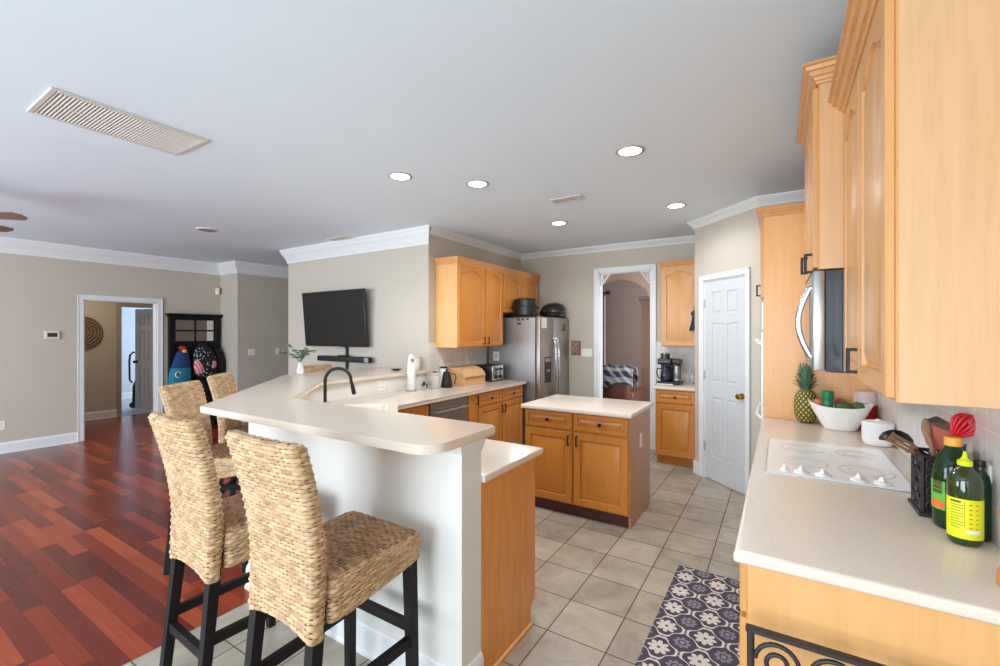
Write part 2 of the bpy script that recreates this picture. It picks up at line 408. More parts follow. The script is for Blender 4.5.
    def done(s, name, mat, parent=None, smooth=None, loc=None, rz=0.0):
        bmesh.ops.recalc_face_normals(s.bm, faces=s.bm.faces)
        me = bpy.data.meshes.new(name); s.bm.to_mesh(me); s.bm.free()
        for m in (mat if isinstance(mat, (list, tuple)) else [mat]): me.materials.append(MAT[m])
        if smooth is not None:
            me.polygons.foreach_set('use_smooth', [True] * len(me.polygons)); me.set_sharp_from_angle(angle=math.radians(smooth))
        o = bpy.data.objects.new(name, me); COL.objects.link(o)
        if parent is not None: o.parent = parent
        if loc is not None: o.location = loc
        if rz: o.rotation_euler[2] = rz
        return o

def tag(o, label, cat, group=None, kind=None):
    o['label'] = label; o['category'] = cat
    if group: o['group'] = group
    if kind: o['kind'] = kind
    return o
def root(name, label, cat, loc=(0, 0, 0), rz=0.0, group=None):
    o = bpy.data.objects.new(name, None); COL.objects.link(o); o.location = loc; o.rotation_euler[2] = rz
    return tag(o, label, cat, group)
def struct(o, label=None, cat=None):
    o['kind'] = 'structure'
    if label: o['label'] = label
    if cat: o['category'] = cat
    return o
def copy_tree(o, parent=None):
    c = o.copy(); COL.objects.link(c)
    if parent is not None: c.parent = parent
    for ch in list(o.children): copy_tree(ch, c)
    return c

CEIL = 2.745
# ------------------------------------------------------------------ setting: floor, ceiling, walls
def wall(name, mat, boxes, label=None):
    m = MB()
    for b in boxes: m.box(*b)
    return struct(m.done(name, mat), label, 'wall' if label else None)

f = MB(); f.prism([(-2.57, -2.7), (0.6, -2.7), (0.6, 6.02), (-3.45, 6.02), (-3.45, 2.3), (-2.75, 1.53), (-2.57, 1.53)], -0.1, 0.0)
struct(f.done('floor', 'floor_tile'), 'beige square tile floor with brown grout lines in the kitchen', 'floor')
f = MB(); f.prism([(-10.3, -2.7), (-2.57, -2.7), (-2.57, 1.53), (-2.75, 1.53), (-3.45, 2.3), (-3.45, 6.02), (-3.45, 7.2), (-10.3, 7.2)], -0.1, 0.0)
struct(f.done('floor_hardwood', 'hardwood'), 'glossy red hardwood plank floor of the living room', 'floor')
f = MB(); f.box(-3.45, 0.6, 6.02, 9.2, -0.1, 0.0); struct(f.done('floor_dining', 'hardwood'), 'hardwood floor beyond the back doorway', 'floor')
f = MB(); f.box(-13.0, -10.3, 1.5, 6.0, -0.1, 0.0); struct(f.done('floor_inner_room', 'inner_floor'), 'grey floor of the far room beyond the left doorway', 'floor')
f = MB(); f.box(-13.0, 0.7, -2.85, 9.2, CEIL, CEIL + 0.12); struct(f.done('ceiling', 'ceiling_paint'), 'white painted flat ceiling', 'ceiling')

# left wall with doorway, jog, hallway
DY0, DY1, DZ = 2.19, 3.07, 2.01
wall('wall_left', 'wall_paint', [(-8.48, -8.36, -2.85, DY0, 0, CEIL), (-8.48, -8.36, DY1, 4.13, 0, CEIL), (-8.48, -8.36, DY0, DY1, DZ, CEIL)], 'greige wall on the far left with a doorway')
wall('wall_jog', 'wall_paint', [(-8.36, -7.795, 4.013, 4.13, 0, CEIL)], 'narrow greige wall return beside the black hall tree')
wall('wall_hall_left', 'wall_paint', [(-7.92, -7.795, 4.13, 7.2, 0, CEIL)], 'greige hall wall with two switch plates')
wall('wall_hall_end', 'wall_paint', [(-7.795, -6.12, 7.1, 7.2, 0, CEIL)])
# television wall block / kitchen left wall
wall('wall_television', 'wall_paint', [(-6.12, -3.41, 3.876, 6.14, 0, CEIL)], 'greige wall carrying the television')
# back wall with doorway
BX0, BX1, BZ = -2.15, -1.44, 2.37
wall('wall_back', 'wall_paint', [(-3.41, BX0, 6.02, 6.14, 0, CEIL), (BX1, -0.70, 6.02, 6.14, 0, CEIL), (BX0, BX1, 6.02, 6.14, BZ, CEIL)], 'greige kitchen back wall with a cased doorway')
wall('wall_pantry_stub', 'wall_paint', [(-0.79, -0.70, 5.262, 6.02, 0, CEIL)])
# pantry diagonal wall with door opening; local x runs along the wall
A45 = -PI / 4
PL = 0.905
P0, P1, PZ = 0.152, 0.742, 2.085   # door leaf span along the wall
m = MB(); m.box(0, P0, 0, 0.1, 0, CEIL); m.box(P1, PL, 0, 0.1, 0, CEIL); m.box(P0, P1, 0, 0.1, PZ, CEIL)
struct(m.done('wall_pantry', 'wall_paint', loc=(-0.79, 5.262, 0), rz=A45), 'greige angled wall around the white pantry door', 'wall')
wall('wall_oven', 'wall_paint', [(-0.15, 0.545, 4.622, 4.72, 0, CEIL)])
wall('wall_right', 'wall_paint', [(0.545, 0.66, -2.85, 4.72, 0, CEIL)], 'greige right wall behind the cooktop counter')
# wall behind the camera with its two window openings
wall('wall_rear', 'wall_paint', [(-8.36, -7.4, -2.85, -2.75, 0, CEIL), (-3.8, -2.1, -2.85, -2.75, 0, CEIL), (0.3, 0.545, -2.85, -2.75, 0, CEIL),
     (-7.4, -3.8, -2.85, -2.75, 0, 0.4), (-2.1, 0.3, -2.85, -2.75, 0, 0.4), (-7.4, -3.8, -2.85, -2.75, 2.3, CEIL), (-2.1, 0.3, -2.85, -2.75, 2.3, CEIL)])
# hall beyond left doorway (second doorway) and the far room
H0, H1 = 3.20, 3.84
wall('wall_hall_far', 'wall_paint', [(-10.37, -10.25, 0.6, H0, 0, CEIL), (-10.37, -10.25, H1, 5.0, 0, CEIL), (-10.37, -10.25, H0, H1, 2.03, CEIL)], 'tan hallway wall holding the round woven disc')
wall('wall_hall_sides', 'wall_paint', [(-10.25, -8.48, 0.6, 0.7, 0, CEIL), (-10.25, -8.48, 4.9, 5.0, 0, CEIL)])
wall('wall_inner_room', 'wall_bluegrey', [(-13.0, -12.9, 1.5, 6.0, 0, CEIL), (-12.9, -10.37, 1.5, 1.6, 0, CEIL), (-12.9, -10.37, 5.9, 6.0, 0, CEIL)], 'pale blue grey wall of the far room')
# dining room beyond the back doorway: arch wall
def arch_wall(name, xa, xb, xl, xr, zs, zp, y0, y1, mat):
    m = MB(); n = 20
    m.box(xa, xl, y0, y1, 0, CEIL); m.box(xr, xb, y0, y1, 0, CEIL)
    top = []
    for i in range(n + 1):
        t = -1 + 2 * i / n; x = (xl + xr) / 2 + t * (xr - xl) / 2; z = zs + (zp - zs) * math.sqrt(max(0, 1 - t * t * 0.97)) if abs(t) < 1 else zs
        top.append((x, z))
    for (xA, zA), (xB, zB) in zip(top, top[1:]):
        vs = [m.bm.verts.new(p) for p in ((xA, y0, zA), (xB, y0, zB), (xB, y0, CEIL), (xA, y0, CEIL), (xA, y1, zA), (xB, y1, zB), (xB, y1, CEIL), (xA, y1, CEIL))]
        for q in ((0, 1, 2, 3), (7, 6, 5, 4), (0, 4, 5, 1)): m.bm.faces.new([vs[i] for i in q])
    bmesh.ops.remove_doubles(m.bm, verts=m.bm.verts, dist=1e-5)
    return struct(m.done(name, mat), 'peach arched wall seen through the back doorway', 'wall')
arch_wall('wall_arch', -3.45, 0.6, -3.02, -1.80, 2.06, 2.45, 7.5, 7.75, 'wall_peach')
wall('wall_dining_far', 'wall_mauve', [(-3.45, 0.6, 9.0, 9.1, 0, CEIL), (-3.57, -3.45, 6.14, 9.1, 0, CEIL), (0.5, 0.6, 6.14, 9.1, 0, CEIL)], 'mauve grey wall of the room beyond the arch')
m = MB()
m.box(-2.02, -1.8, 7.78, 7.98, 0, 2.06, 0.004); m.box(-2.05, -1.78, 7.76, 8.0, 2.06, 2.10, 0.008); m.box(-2.07, -1.76, 7.75, 8.01, 2.10, 2.16, 0.012); m.box(-2.05, -1.78, 7.76, 8.0, 0, 0.16, 0.01)
struct(m.done('trim_1', 'wall_peach'), 'square pilaster with a moulded capital under the arch', 'pilaster')

# --- crown moulding and baseboards: a profile swept along a polyline (the room lies to the left of the path)
def sweep(path, prof, z, name, mat, label=None, cat=None, lead=None):
    m = MB(); pts = [Vector(p) for p in path]; n = len(pts); rings = []
    for i, p in enumerate(pts):
        d0 = (pts[i] - pts[i - 1]).normalized() if i > 0 else (Vector(lead) if lead else (pts[1] - pts[0]).normalized())
        d1 = (pts[i + 1] - pts[i]).normalized() if i < n - 1 else d0
        n0 = Vector((-d0.y, d0.x)); n1 = Vector((-d1.y, d1.x)); nm = (n0 + n1).normalized(); sc = 1 / max(0.3, nm.dot(n0))
        rings.append([(p.x + nm.x * o * sc, p.y + nm.y * o * sc, z + h) for o, h in prof])
    m.loft(rings, cap=True)
    return struct(m.done(name, mat), label, cat)
def crown_prof(h, o): return [(0, 0), (o, 0), (o, -0.12 * h), (o * .86, -0.22 * h), (o * .78, -0.34 * h), (o * .5, -0.52 * h), (o * .30, -0.72 * h), (o * .22, -0.80 * h), (o * .16, -0.84 * h), (o * .16, -h), (0, -h)]
big = crown_prof(0.195, 0.085); small = crown_prof(0.075, 0.075)
sweep([(0.545, 4.622), (-0.150, 4.622), (-0.79, 5.262), (-0.79, 6.02), (-3.41, 6.02), (-3.41, 3.876)], small, CEIL, 'trim_2', 'trim_white', 'white crown moulding around the kitchen walls', 'crown moulding')
sweep([(-3.41, 3.876), (-6.12, 3.876), (-6.12, 7.1)], big, CEIL, 'trim_3', 'trim_white', 'white tall crown moulding above the television', 'crown moulding', lead=(0, -1))
sweep([(-7.795, 7.1), (-7.795, 4.013), (-8.36, 4.013), (-8.36, -2.75)], big, CEIL, 'trim_4', 'trim_white', 'white crown moulding along the far left wall', 'crown moulding')
base = [(0, 0), (0.02, 0), (0.02, 0.015), (0.014, 0.022), (0.014, 0.11), (0.010, 0.13), (0.004, 0.142), (0, 0.142)]
sweep([(-8.36, DY0 - 0.07), (-8.36, -2.75)], base, 0, 'baseboard_left', 'trim_white', 'white baseboard along the far left wall', 'baseboard')
sweep([(-7.795, 7.1), (-7.795, 4.013), (-8.36, 4.013), (-8.36, DY1 + 0.07)], base, 0, 'baseboard_hall', 'trim_white')
sweep([(-10.25, H0 - 0.06), (-10.25, 0.7)], base, 0, 'baseboard_inner_hall', 'trim_white', 'white baseboard under the round woven disc', 'baseboard')
sweep([(-3.41, 3.876), (-6.12, 3.876), (-6.12, 7.1)], base, 0, 'baseboard_television', 'trim_white')
sweep([(-12.9, 5.9), (-12.9, 1.6)], base, 0, 'baseboard_inner_room', 'trim_white')
m = MB(); m.box(-0.012, P0 - 0.06, -0.014, 0, 0, 0.14, 0.003); m.box(P1 + 0.06, PL, -0.014, 0, 0, 0.14, 0.003)
struct(m.done('baseboard_pantry', 'trim_white', loc=(-0.79, 5.262, 0), rz=A45), 'short white baseboard at the pantry wall corner', 'baseboard')
sweep([(-1.105, 1.60), (-1.105, 1.46), (-2.71, 1.46), (-3.75, 2.50), (-3.75, 3.876)][::-1], [(-o, h) for o, h in base], 0, 'baseboard_half_wall', 'trim_white', 'white baseboard at the foot of the bar half wall', 'baseboard')

# --- door casings
def casing(name, x0, x1, z1, mat='trim_white', wd=0.07, loc=(0, 0, 0), rz=0, depth=0.018, jamb=0.12, label=None):
    """casing in the local XZ plane, on the face y=0, facing -y"""
    m = MB()
    m.box(x0 - wd, x0, -depth, 0, 0, z1 + wd, 0.004); m.box(x1, x1 + wd, -depth, 0, 0, z1 + wd, 0.004); m.box(x0, x1, -depth, 0, z1, z1 + wd, 0.004)
    m.box(x0 - wd, x0 - wd + 0.014, -depth - 0.006, 0, 0, z1 + wd, 0.003); m.box(x1 + wd - 0.014, x1 + wd, -depth - 0.006, 0, 0, z1 + wd, 0.003); m.box(x0 - wd, x1 + wd, -depth - 0.006, 0, z1 + wd - 0.014, z1 + wd, 0.003)
    if jamb:
        m.box(x0, x0 + 0.012, 0, jamb, 0, z1, 0); m.box(x1 - 0.012, x1, 0, jamb, 0, z1, 0); m.box(x0, x1, 0, jamb, z1 - 0.012, z1, 0)
    return struct(m.done(name, mat, loc=loc, rz=rz), label, 'door frame' if label else None)
casing('trim_5', DY0, DY1, DZ, loc=(-8.36, 0, 0), rz=PI / 2, label='white casing around the left hallway doorway')
casing('trim_6', BX0, BX1, BZ, loc=(0, 6.02, 0), label='tall white casing around the kitchen back doorway')
casing('trim_7', P0, P1, PZ, loc=(-0.79, 5.262, 0), rz=A45, wd=0.055, label='white casing around the pantry door')
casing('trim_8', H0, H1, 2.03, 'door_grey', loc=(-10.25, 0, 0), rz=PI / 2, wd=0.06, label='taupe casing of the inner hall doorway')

def six_panel(m, W, Hh, t):
    """six panel door leaf, local x 0..W, front face y=0 facing -y"""
    m.box(0, W, 0.009, t, 0, Hh)
    st = 0.19 * W; mid = 0.13 * W
    zr = [(0, 0.12 * Hh), (0.415 * Hh, 0.495 * Hh), (0.785 * Hh, 0.835 * Hh), (0.94 * Hh, Hh)]
    for a, b in ((0, st), (W / 2 - mid / 2, W / 2 + mid / 2), (W - st, W)): m.box(a, b, 0, 0.012, 0, Hh, 0.002)
    for a, b in zr: m.box(st, W - st, 0.0004, 0.012, a, b, 0.002)
    for (a0, a1) in zip(zr, zr[1:]):
        for x0, x1 in ((st, W / 2 - mid / 2), (W / 2 + mid / 2, W - st)):
            g = 0.018; m.box(x0 + g, x1 - g, 0.002, 0.012, a0[1] + g, a1[0] - g, 0.007)
def door_knob(parent, x, z, y=0.0, mat='brass'):
    m = MB(); m.cyl((x, y, z), (x, y - 0.008, z), 0.028, 20); m.cyl((x, y - 0.008, z), (x, y - 0.03, z), 0.011, 14)
    m.tube([(x, y - 0.028, z), (x, y - 0.036, z), (x, y - 0.05, z), (x, y - 0.062, z), (x, y - 0.066, z)], [0.012, 0.026, 0.03, 0.022, 0.004], 20)
    o = m.done('knob', mat, parent, 40); o['label'] = 'round brass knob' if mat == 'brass' else 'dark round knob'; return o
m = MB(); six_panel(m, P1 - P0 - 0.008, PZ - 0.02, 0.035)
d1 = struct(m.done('door_1', 'door_white', loc=(-0.79 + (P0 + 0.004) * math.cos(A45) + 0.006 * .7, 5.262 + (P0 + 0.004) * math.sin(A45) + 0.006 * .7, 0.012), rz=A45), 'closed white six panel pantry door with a brass knob', 'door')
door_knob(d1, P1 - P0 - 0.06, 0.92)
for z in (0.33, 1.08, 1.83):
    h = MB(); h.box(-0.012, 0.012, -0.004, 0.0, z - 0.045, z + 0.045, 0.001); h.cyl((0, -0.007, z - 0.047), (0, -0.007, z + 0.047), 0.006, 10); h.done('hinge', 'steel', d1, 40)
m = MB(); six_panel(m, 0.63, 2.0, 0.035)
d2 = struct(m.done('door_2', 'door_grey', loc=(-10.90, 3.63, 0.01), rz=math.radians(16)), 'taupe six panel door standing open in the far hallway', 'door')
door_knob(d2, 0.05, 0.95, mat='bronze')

# --- half wall under the bar
m = MB(); m.prism([(-1.105, 1.46), (-1.105, 1.60), (-2.68, 1.60), (-3.46, 2.38), (-3.46, 3.876), (-3.75, 3.876), (-3.75, 2.50), (-2.71, 1.46)], 0, 1.072)
struct(m.done('wall_half', 'wall_white'), 'white painted half wall carrying the raised bar top', 'half wall')
m = MB()
m.loft([[(x0, y0, z), (x1, y0, z), (x1, y1, z), (x0, y1, z)] for x0, x1, y0, y1, z in ((-1.20, -1.104, 1.459, 1.601, 1.022), (-1.20, -1.100, 1.454, 1.606, 1.024), (-1.20, -1.100, 1.454, 1.606, 1.032), (-1.205, -1.096, 1.446, 1.614, 1.050), (-1.21, -1.094, 1.438, 1.620, 1.062), (-1.21, -1.094, 1.438, 1.620, 1.0715))])
struct(m.done('trim_9', 'trim_white'), 'small white cap moulding at the end of the half wall', 'moulding')

# ------------------------------------------------------------------ cabinets
def door_contours(m, x0, x1, z0, z1, yf, t, arch, fr=0.055, n=18, mi=0):
    def ring(ins, y, amp, drop=0.0):
        a, b, c, d = x0 + ins, x1 - ins, z0 + ins, z1 - ins - drop
        pts = [(a, y, c), (b, y, c)]
        for i in range(n + 1):
            s = i / n; x = b + (a - b) * s
            bell = (0.5 - 0.5 * math.cos(2 * PI * min(1, max(0, (s - 0.06) / 0.88)))) ** 0.85
            pts.append((x, y, d + amp * bell))
        return pts
    A = arch
    rings = [ring(0, yf + t, 0), ring(0, yf + 0.004, 0), ring(0.004, yf, 0), ring(fr, yf, A, A), ring(fr + 0.004, yf + 0.012, A, A), ring(fr + 0.012, yf + 0.0125, A * .97, A * .97), ring(fr + 0.014, yf + 0.010, A * .96, A * .96), ring(fr + 0.042, yf + 0.0015, A * .9, A * .9)]
    m.loft(rings, cap=True, mi=mi)
def pull(parent, x, z, y, L=0.085, horiz=False, label=None):
    m = MB(); w2 = 0.005
    if horiz:
        m.box(x - L / 2, x + L / 2, y - 0.03, y - 0.019, z - w2, z + w2, 0.0015)
        for q in (x - L / 2, x + L / 2 - 0.01): m.box(q, q + 0.01, y - 0.02, y, z - w2, z + w2, 0.001)
    else:
        m.box(x - w2, x + w2, y - 0.03, y - 0.019, z - L / 2, z + L / 2, 0.0015)
        for q in (z - L / 2, z + L / 2 - 0.01): m.box(x - w2, x + w2, y - 0.02, y, q, q + 0.01, 0.001)
    o = m.done('handle', 'bronze', parent); return o
def knob(parent, x, z, y):
    m = MB(); m.tube([(x, y, z), (x, y - 0.010, z), (x, y - 0.012, z), (x, y - 0.020, z), (x, y - 0.026, z), (x, y - 0.028, z)], [0.008, 0.006, 0.013, 0.016, 0.012, 0.002], 14)
    return m.done('knob', 'bronze', parent, 40)
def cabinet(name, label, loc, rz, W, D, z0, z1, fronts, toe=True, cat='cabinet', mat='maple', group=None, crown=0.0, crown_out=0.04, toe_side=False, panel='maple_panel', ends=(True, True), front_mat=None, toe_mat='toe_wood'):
    """local: front face frame at y=0 facing -y, x 0..W, depth D behind"""
    r = root(name, label, cat, loc, rz, group); m = MB(); fm = front_mat or mat
    m.box(0, W, 0.0, D, z0, z1, 0.001)
    m.done('carcass', panel, r)
    m = MB(); s = 0.03
    m.box(0.0005, W - 0.0005, -0.004, 0.0002, z0 + 0.0005, z1 - 0.0005, 0.001)
    m.done('face_frame', mat, r)
    if toe:
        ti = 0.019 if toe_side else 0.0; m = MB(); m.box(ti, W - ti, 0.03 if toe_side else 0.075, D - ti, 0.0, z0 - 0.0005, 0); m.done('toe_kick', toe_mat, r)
        if toe_side:
            for x in ((0.0, 0.018), (W - 0.018, W)):
                m = MB(); m.box(x[0], x[1], 0.02, D, 0, z0 + 0.001); m.done('side_skirt', panel, r)
    for spec in fronts:
        kind, x0, x1, a, b = spec[:5]
        if kind == 'door':
            _, _, _, _, _, hx, hz, arch = spec
            m = MB(); door_contours(m, x0, x1, a, b, -0.022, 0.0175, arch); o = m.done('door', fm, r, 30)
            if hx is not None: pull(o, hx, hz, -0.022)
        else:
            m = MB(); door_contours(m, x0, x1, a, b, -0.022, 0.0175, 0.0, fr=0.032, n=2); o = m.done('drawer', fm, r, 30)
            knob(o, (x0 + x1) / 2, (a + b) / 2, -0.022)
    if crown:
        m = MB(); o_ = crown_out
        prof = [(0, 0), (0.010, 0), (0.013, crown * .10), (0.013, crown * .16), (o_ * .30, crown * .18), (o_ * .36, crown * .30), (o_ * .36, crown * .34), (o_ * .50, crown * .37), (o_ * .62, crown * .56), (o_ * .62, crown * .60), (o_ * .78, crown * .63), (o_ * .86, crown * .80), (o_ * .86, crown * .84), (o_, crown * .87), (o_, crown), (0, crown)]
        pts = [(0, D), (0, -0.0), (W, -0.0), (W, D)]
        if not ends[0]: pts = pts[1:]
        if not ends[1]: pts = pts[:-1]
        P = [Vector(p) for p in pts]; rings = []
        for i, p in enumerate(P):
            d0 = (P[i] - P[i - 1]).normalized() if i > 0 else (P[1] - P[0]).normalized()
            d1_ = (P[i + 1] - P[i]).normalized() if i < len(P) - 1 else d0
            n0 = Vector((d0.y, -d0.x)); n1 = Vector((d1_.y, -d1_.x)); nm = (n0 + n1).normalized(); sc = 1 / max(0.3, nm.dot(n0))
            rings.append([(p.x + nm.x * o * sc, p.y + nm.y * o * sc, z1 - 0.012 + h) for o, h in prof])
        m.loft(rings, cap=True); m.box(0.001, W - 0.001, 0.001, D, z1, z1 + 0.01)
        m.done('crown', mat, r)
    return r
RA, LA = PI / 2, -PI / 2   # facing +X / facing -X

# island
isl = cabinet('kitchen_island', 'freestanding maple island with two drawers above two doors', (-1.912, 3.465, 0), 0, 0.927, 0.62, 0.10, 0.876,
    [('drawer', 0.006, 0.449, 0.725, 0.865), ('drawer', 0.465, 0.915, 0.725, 0.865), ('door', 0.006, 0.449, 0.112, 0.708, 0.419, 0.64, 0.0), ('door', 0.465, 0.915, 0.112, 0.708, 0.495, 0.64, 0.0)], toe_side=True, cat='island', mat='maple_honey', panel='maple_side')
m = MB(); m.prism([(-1.920, 3.395), (-0.957, 3.395), (-0.957, 4.113), (-1.920, 4.113)], 0.8765, 0.914, 0.010, 2, low=1)
tag(m.done('countertop', 'counter', smooth=40), 'cream rectangular countertop lying on the freestanding island', 'countertop')

# coffee nook
cabinet('base_cabinet', 'small maple base cabinet with one drawer under the coffee maker', (-1.24, 5.405, 0), 0, 0.443, 0.60, 0.10, 0.876,
    [('drawer', 0.012, 0.431, 0.725, 0.865), ('door', 0.012, 0.431, 0.112, 0.708, None, None, 0.0)], mat='maple_honey', toe_mat='maple_honey')
m = MB(); m.prism([(-1.262, 5.36), (-0.794, 5.36), (-0.794, 6.018), (-1.262, 6.018)], 0.8765, 0.914, 0.010, 2, low=1)
tag(m.done('countertop', 'counter', smooth=40), 'small cream countertop carrying the coffee maker', 'countertop')
cabinet('wall_cabinet', 'narrow maple wall cabinet with arched door above the coffee maker', (-1.245, 5.71, 0), 0, 0.452, 0.305, 1.366, 2.365,
    [('door', 0.014, 0.438, 1.376, 2.345, 0.41, 1.44, 0.055)], toe=False, crown=0.055, ends=(True, False))

# left kitchen run (faces +X): local x runs along +Y
XF = -2.81
cabinet('base_cabinet', 'maple base cabinet with one drawer left of the dishwasher', (XF, 2.75, 0), RA, 0.435, 0.58, 0.10, 0.876,
    [('drawer', 0.012, 0.423, 0.725, 0.865), ('door', 0.012, 0.423, 0.112, 0.708, 0.39, 0.64, 0.0)], mat='maple_honey')
cabinet('base_cabinet', 'very narrow maple pull out cabinet right of the dishwasher', (XF, 3.80, 0), RA, 0.18, 0.58, 0.10, 0.876,
    [('door', 0.012, 0.168, 0.112, 0.865, 0.15, 0.80, 0.0)], mat='maple_honey')
cabinet('base_cabinet', 'wide maple base cabinet with two drawers beside the refrigerator', (XF, 3.985, 0), RA, 1.0, 0.58, 0.10, 0.876,
    [('drawer', 0.012, 0.492, 0.725, 0.865), ('drawer', 0.508, 0.988, 0.725, 0.865), ('door', 0.012, 0.492, 0.112, 0.708, 0.465, 0.64, 0.0), ('door', 0.508, 0.988, 0.112, 0.708, 0.535, 0.64, 0.0)], mat='maple_honey')
# dishwasher
r = root('dishwasher', 'stainless steel dishwasher under the left counter', 'dishwasher', (XF, 3.195, 0), RA)
m = MB(); m.box(0, 0.60, 0.0, 0.57, 0.10, 0.872, 0.002); m.done('body', 'black_plastic', r)
m = MB(); m.box(0.004, 0.596, -0.022, 0.0, 0.13, 0.80, 0.004); m.done('door', 'steel_dark', r, 30)
m = MB(); m.box(0.004, 0.596, -0.022, 0.0, 0.803, 0.868, 0.004); m.done('control_panel', 'steel_dark', r, 30)
m = MB(); m.cyl((0.04, -0.055, 0.775), (0.56, -0.055, 0.775), 0.010, 14)
for x in (0.06, 0.54): m.cyl((x, -0.055, 0.775), (x, -0.02, 0.775), 0.008, 10)
m.done('handle', 'chrome', r, 40)
m = MB(); m.box(0, 0.60, 0.07, 0.5, 0.0, 0.10); m.done('toe_kick', 'black_plastic', r)
# upper cabinets left
cabinet('wall_cabinet', 'maple two door wall cabinet above the bread box', (-3.09, 3.995, 0), RA, 0.965, 0.318, 1.366, 2.335,
    [('door', 0.012, 0.535, 1.376, 2.325, 0.500, 1.44, 0.055), ('door', 0.553, 0.953, 1.376, 2.325, 0.588, 1.44, 0.055)], toe=False, crown=0.075, ends=(True, False), front_mat='maple_honey')
cabinet('wall_cabinet', 'short maple wall cabinet above the refrigerator', (-3.09, 4.962, 0), RA, 1.0, 0.318, 1.80, 2.335,
    [('door', 0.012, 0.492, 1.81, 2.325, 0.46, 1.87, 0.05), ('door', 0.508, 0.988, 1.81, 2.325, 0.54, 1.87, 0.05)], toe=False, crown=0.075, ends=(False, True), front_mat='maple_honey')

# peninsula cabinet with end panel and toe notch; corner sink cabinet
r = root('base_cabinet', 'maple peninsula cabinet with a plain end panel behind the half wall', 'cabinet', (0, 0, 0))
m = MB(); m.box(-2.18, -1.123, 1.602, 2.105, 0.10, 0.876); m.box(-2.18, -1.123, 1.602, 2.03, 0, 0.10); m.done('carcass', 'maple_panel', r)
m = MB()
prof = [(1.602, 0), (2.06, 0), (2.06, 0.10), (2.105, 0.125), (2.105, 0.876), (1.602, 0.876)]
m.loft([[(-1.123, y, z) for y, z in prof], [(-1.105, y, z) for y, z in prof]]); m.done('end_panel', 'maple_end', r)
m = MB(); m.tube([(-1.105, 1.602, 0.006), (-1.105, 2.06, 0.006)], 0.012, 8); m.done('shoe_moulding', 'maple_x', r, 40)
for i in range(2):
    m = MB(); x0 = -2.17 + i * 0.53; door_contours(m, -x0 - 0.51, -x0, 0.112, 0.865, -2.125, 0.0195, 0.0); m.xf(Matrix.Rotation(PI, 4, 'Z')); m.done('door', 'maple_honey', r, 30)
r = root('sink_cabinet', 'maple corner cabinet under the sink', 'cabinet', (0, 0, 0))
m = MB(); m.prism([(-2.182, 1.602), (-2.182, 2.105), (-2.80, 2.723), (-2.80, 2.745), (-3.455, 2.745), (-3.455, 2.39), (-2.67, 1.604)], 0.10, 0.70); m.done('carcass', 'maple_panel', r)
m = MB(); door_contours(m, -0.40, 0.40, 0.112, 0.70, -0.02, 0.0195, 0.0); m.xf(Matrix.Translation((-2.491, 2.414, 0)) @ Matrix.Rotation(PI * 0.75, 4, 'Z')); m.done('door', 'maple_honey', r, 30)

# lower counter: prism with a sink cut-out is split in two rings around the basin
def rot45(c, u, v): return (c[0] + (u - v) * 0.70711, c[1] + (u + v) * 0.70711)
SKC = (-2.79, 2.36)
lo = [(-1.085, 1.603), (-1.085, 2.16), (-2.19, 2.16), (-2.765, 2.735), (-2.765, 5.03), (-3.408, 5.03), (-3.408, 3.874), (-3.457, 3.874), (-3.457, 2.383), (-2.679, 1.603)]
m = MB(); m.prism(lo, 0.8765, 0.914, 0.010, 2, low=1)
ct = tag(m.done('countertop', 'counter', smooth=40), 'cream lower countertop wrapping from the peninsula along the sink to the refrigerator', 'countertop')
# bar top
def fillet(p, a, b, r, n=8):
    p, a, b = Vector(p), Vector(a), Vector(b); u = (a - p).normalized(); v = (b - p).normalized()
    ang = u.angle(v); t = r / math.tan(ang / 2); c = p + (u + v).normalized() * (r / math.sin(ang / 2)); s = p + u * t; e = p + v * t
    a0 = math.atan2(s.y - c.y, s.x - c.x); a1 = math.atan2(e.y - c.y, e.x - c.x); d = (a1 - a0 + PI) % (2 * PI) - PI
    return [(c.x + r * math.cos(a0 + d * i / n), c.y + r * math.sin(a0 + d * i / n)) for i in range(n + 1)]
Bp = [(-1.092, 1.25), (-1.092, 1.715), (-2.685, 1.715), (-3.425, 2.455), (-3.425, 3.874), (-4.25, 3.874), (-4.25, 2.66), (-2.84, 1.25)]
bar = fillet(Bp[0], Bp[7], Bp[1], 0.11, 10) + fillet(Bp[1], Bp[0], Bp[2], 0.03, 5) + Bp[2:6] + fillet(Bp[6], Bp[5], Bp[7], 0.04, 4) + fillet(Bp[7], Bp[6], Bp[0], 0.03, 4)
m = MB(); m.prism(bar, 1.0725, 1.110, 0.011, 3, low=1)
tag(m.done('bar_countertop', 'counter', smooth=40), 'cream raised breakfast bar top with angled corner on the white half wall', 'countertop')

# right run (faces -X): local x runs along -Y
cabinet('base_cabinet', 'long maple base cabinet under the cooktop counter', (-0.078, 3.80, 0), LA, 2.34, 0.60, 0.10, 0.876,
    [('drawer', 0.012, 0.575, 0.725, 0.865), ('drawer', 0.59, 1.16, 0.725, 0.865), ('drawer', 1.175, 1.745, 0.725, 0.865), ('drawer', 1.76, 2.33, 0.725, 0.865),
     ('door', 0.012, 0.575, 0.112, 0.708, 0.54, 0.64, 0.0), ('door', 0.59, 1.16, 0.112, 0.708, 0.62, 0.64, 0.0), ('door', 1.175, 1.745, 0.112, 0.708, 1.71, 0.64, 0.0), ('door', 1.76, 2.33, 0.112, 0.708, 1.79, 0.64, 0.0)])
m = MB(); m.prism([(-0.112, 1.43), (0.543, 1.43), (0.543, 3.806), (-0.112, 3.806)], 0.8765, 0.914, 0.011, 3, low=1)
tag(m.done('countertop', 'counter', smooth=40), 'long cream countertop along the right wall holding the cooktop', 'countertop')
m = MB(); m.box(0.533, 0.545, 1.0, 3.806, 0.915, 1.80)
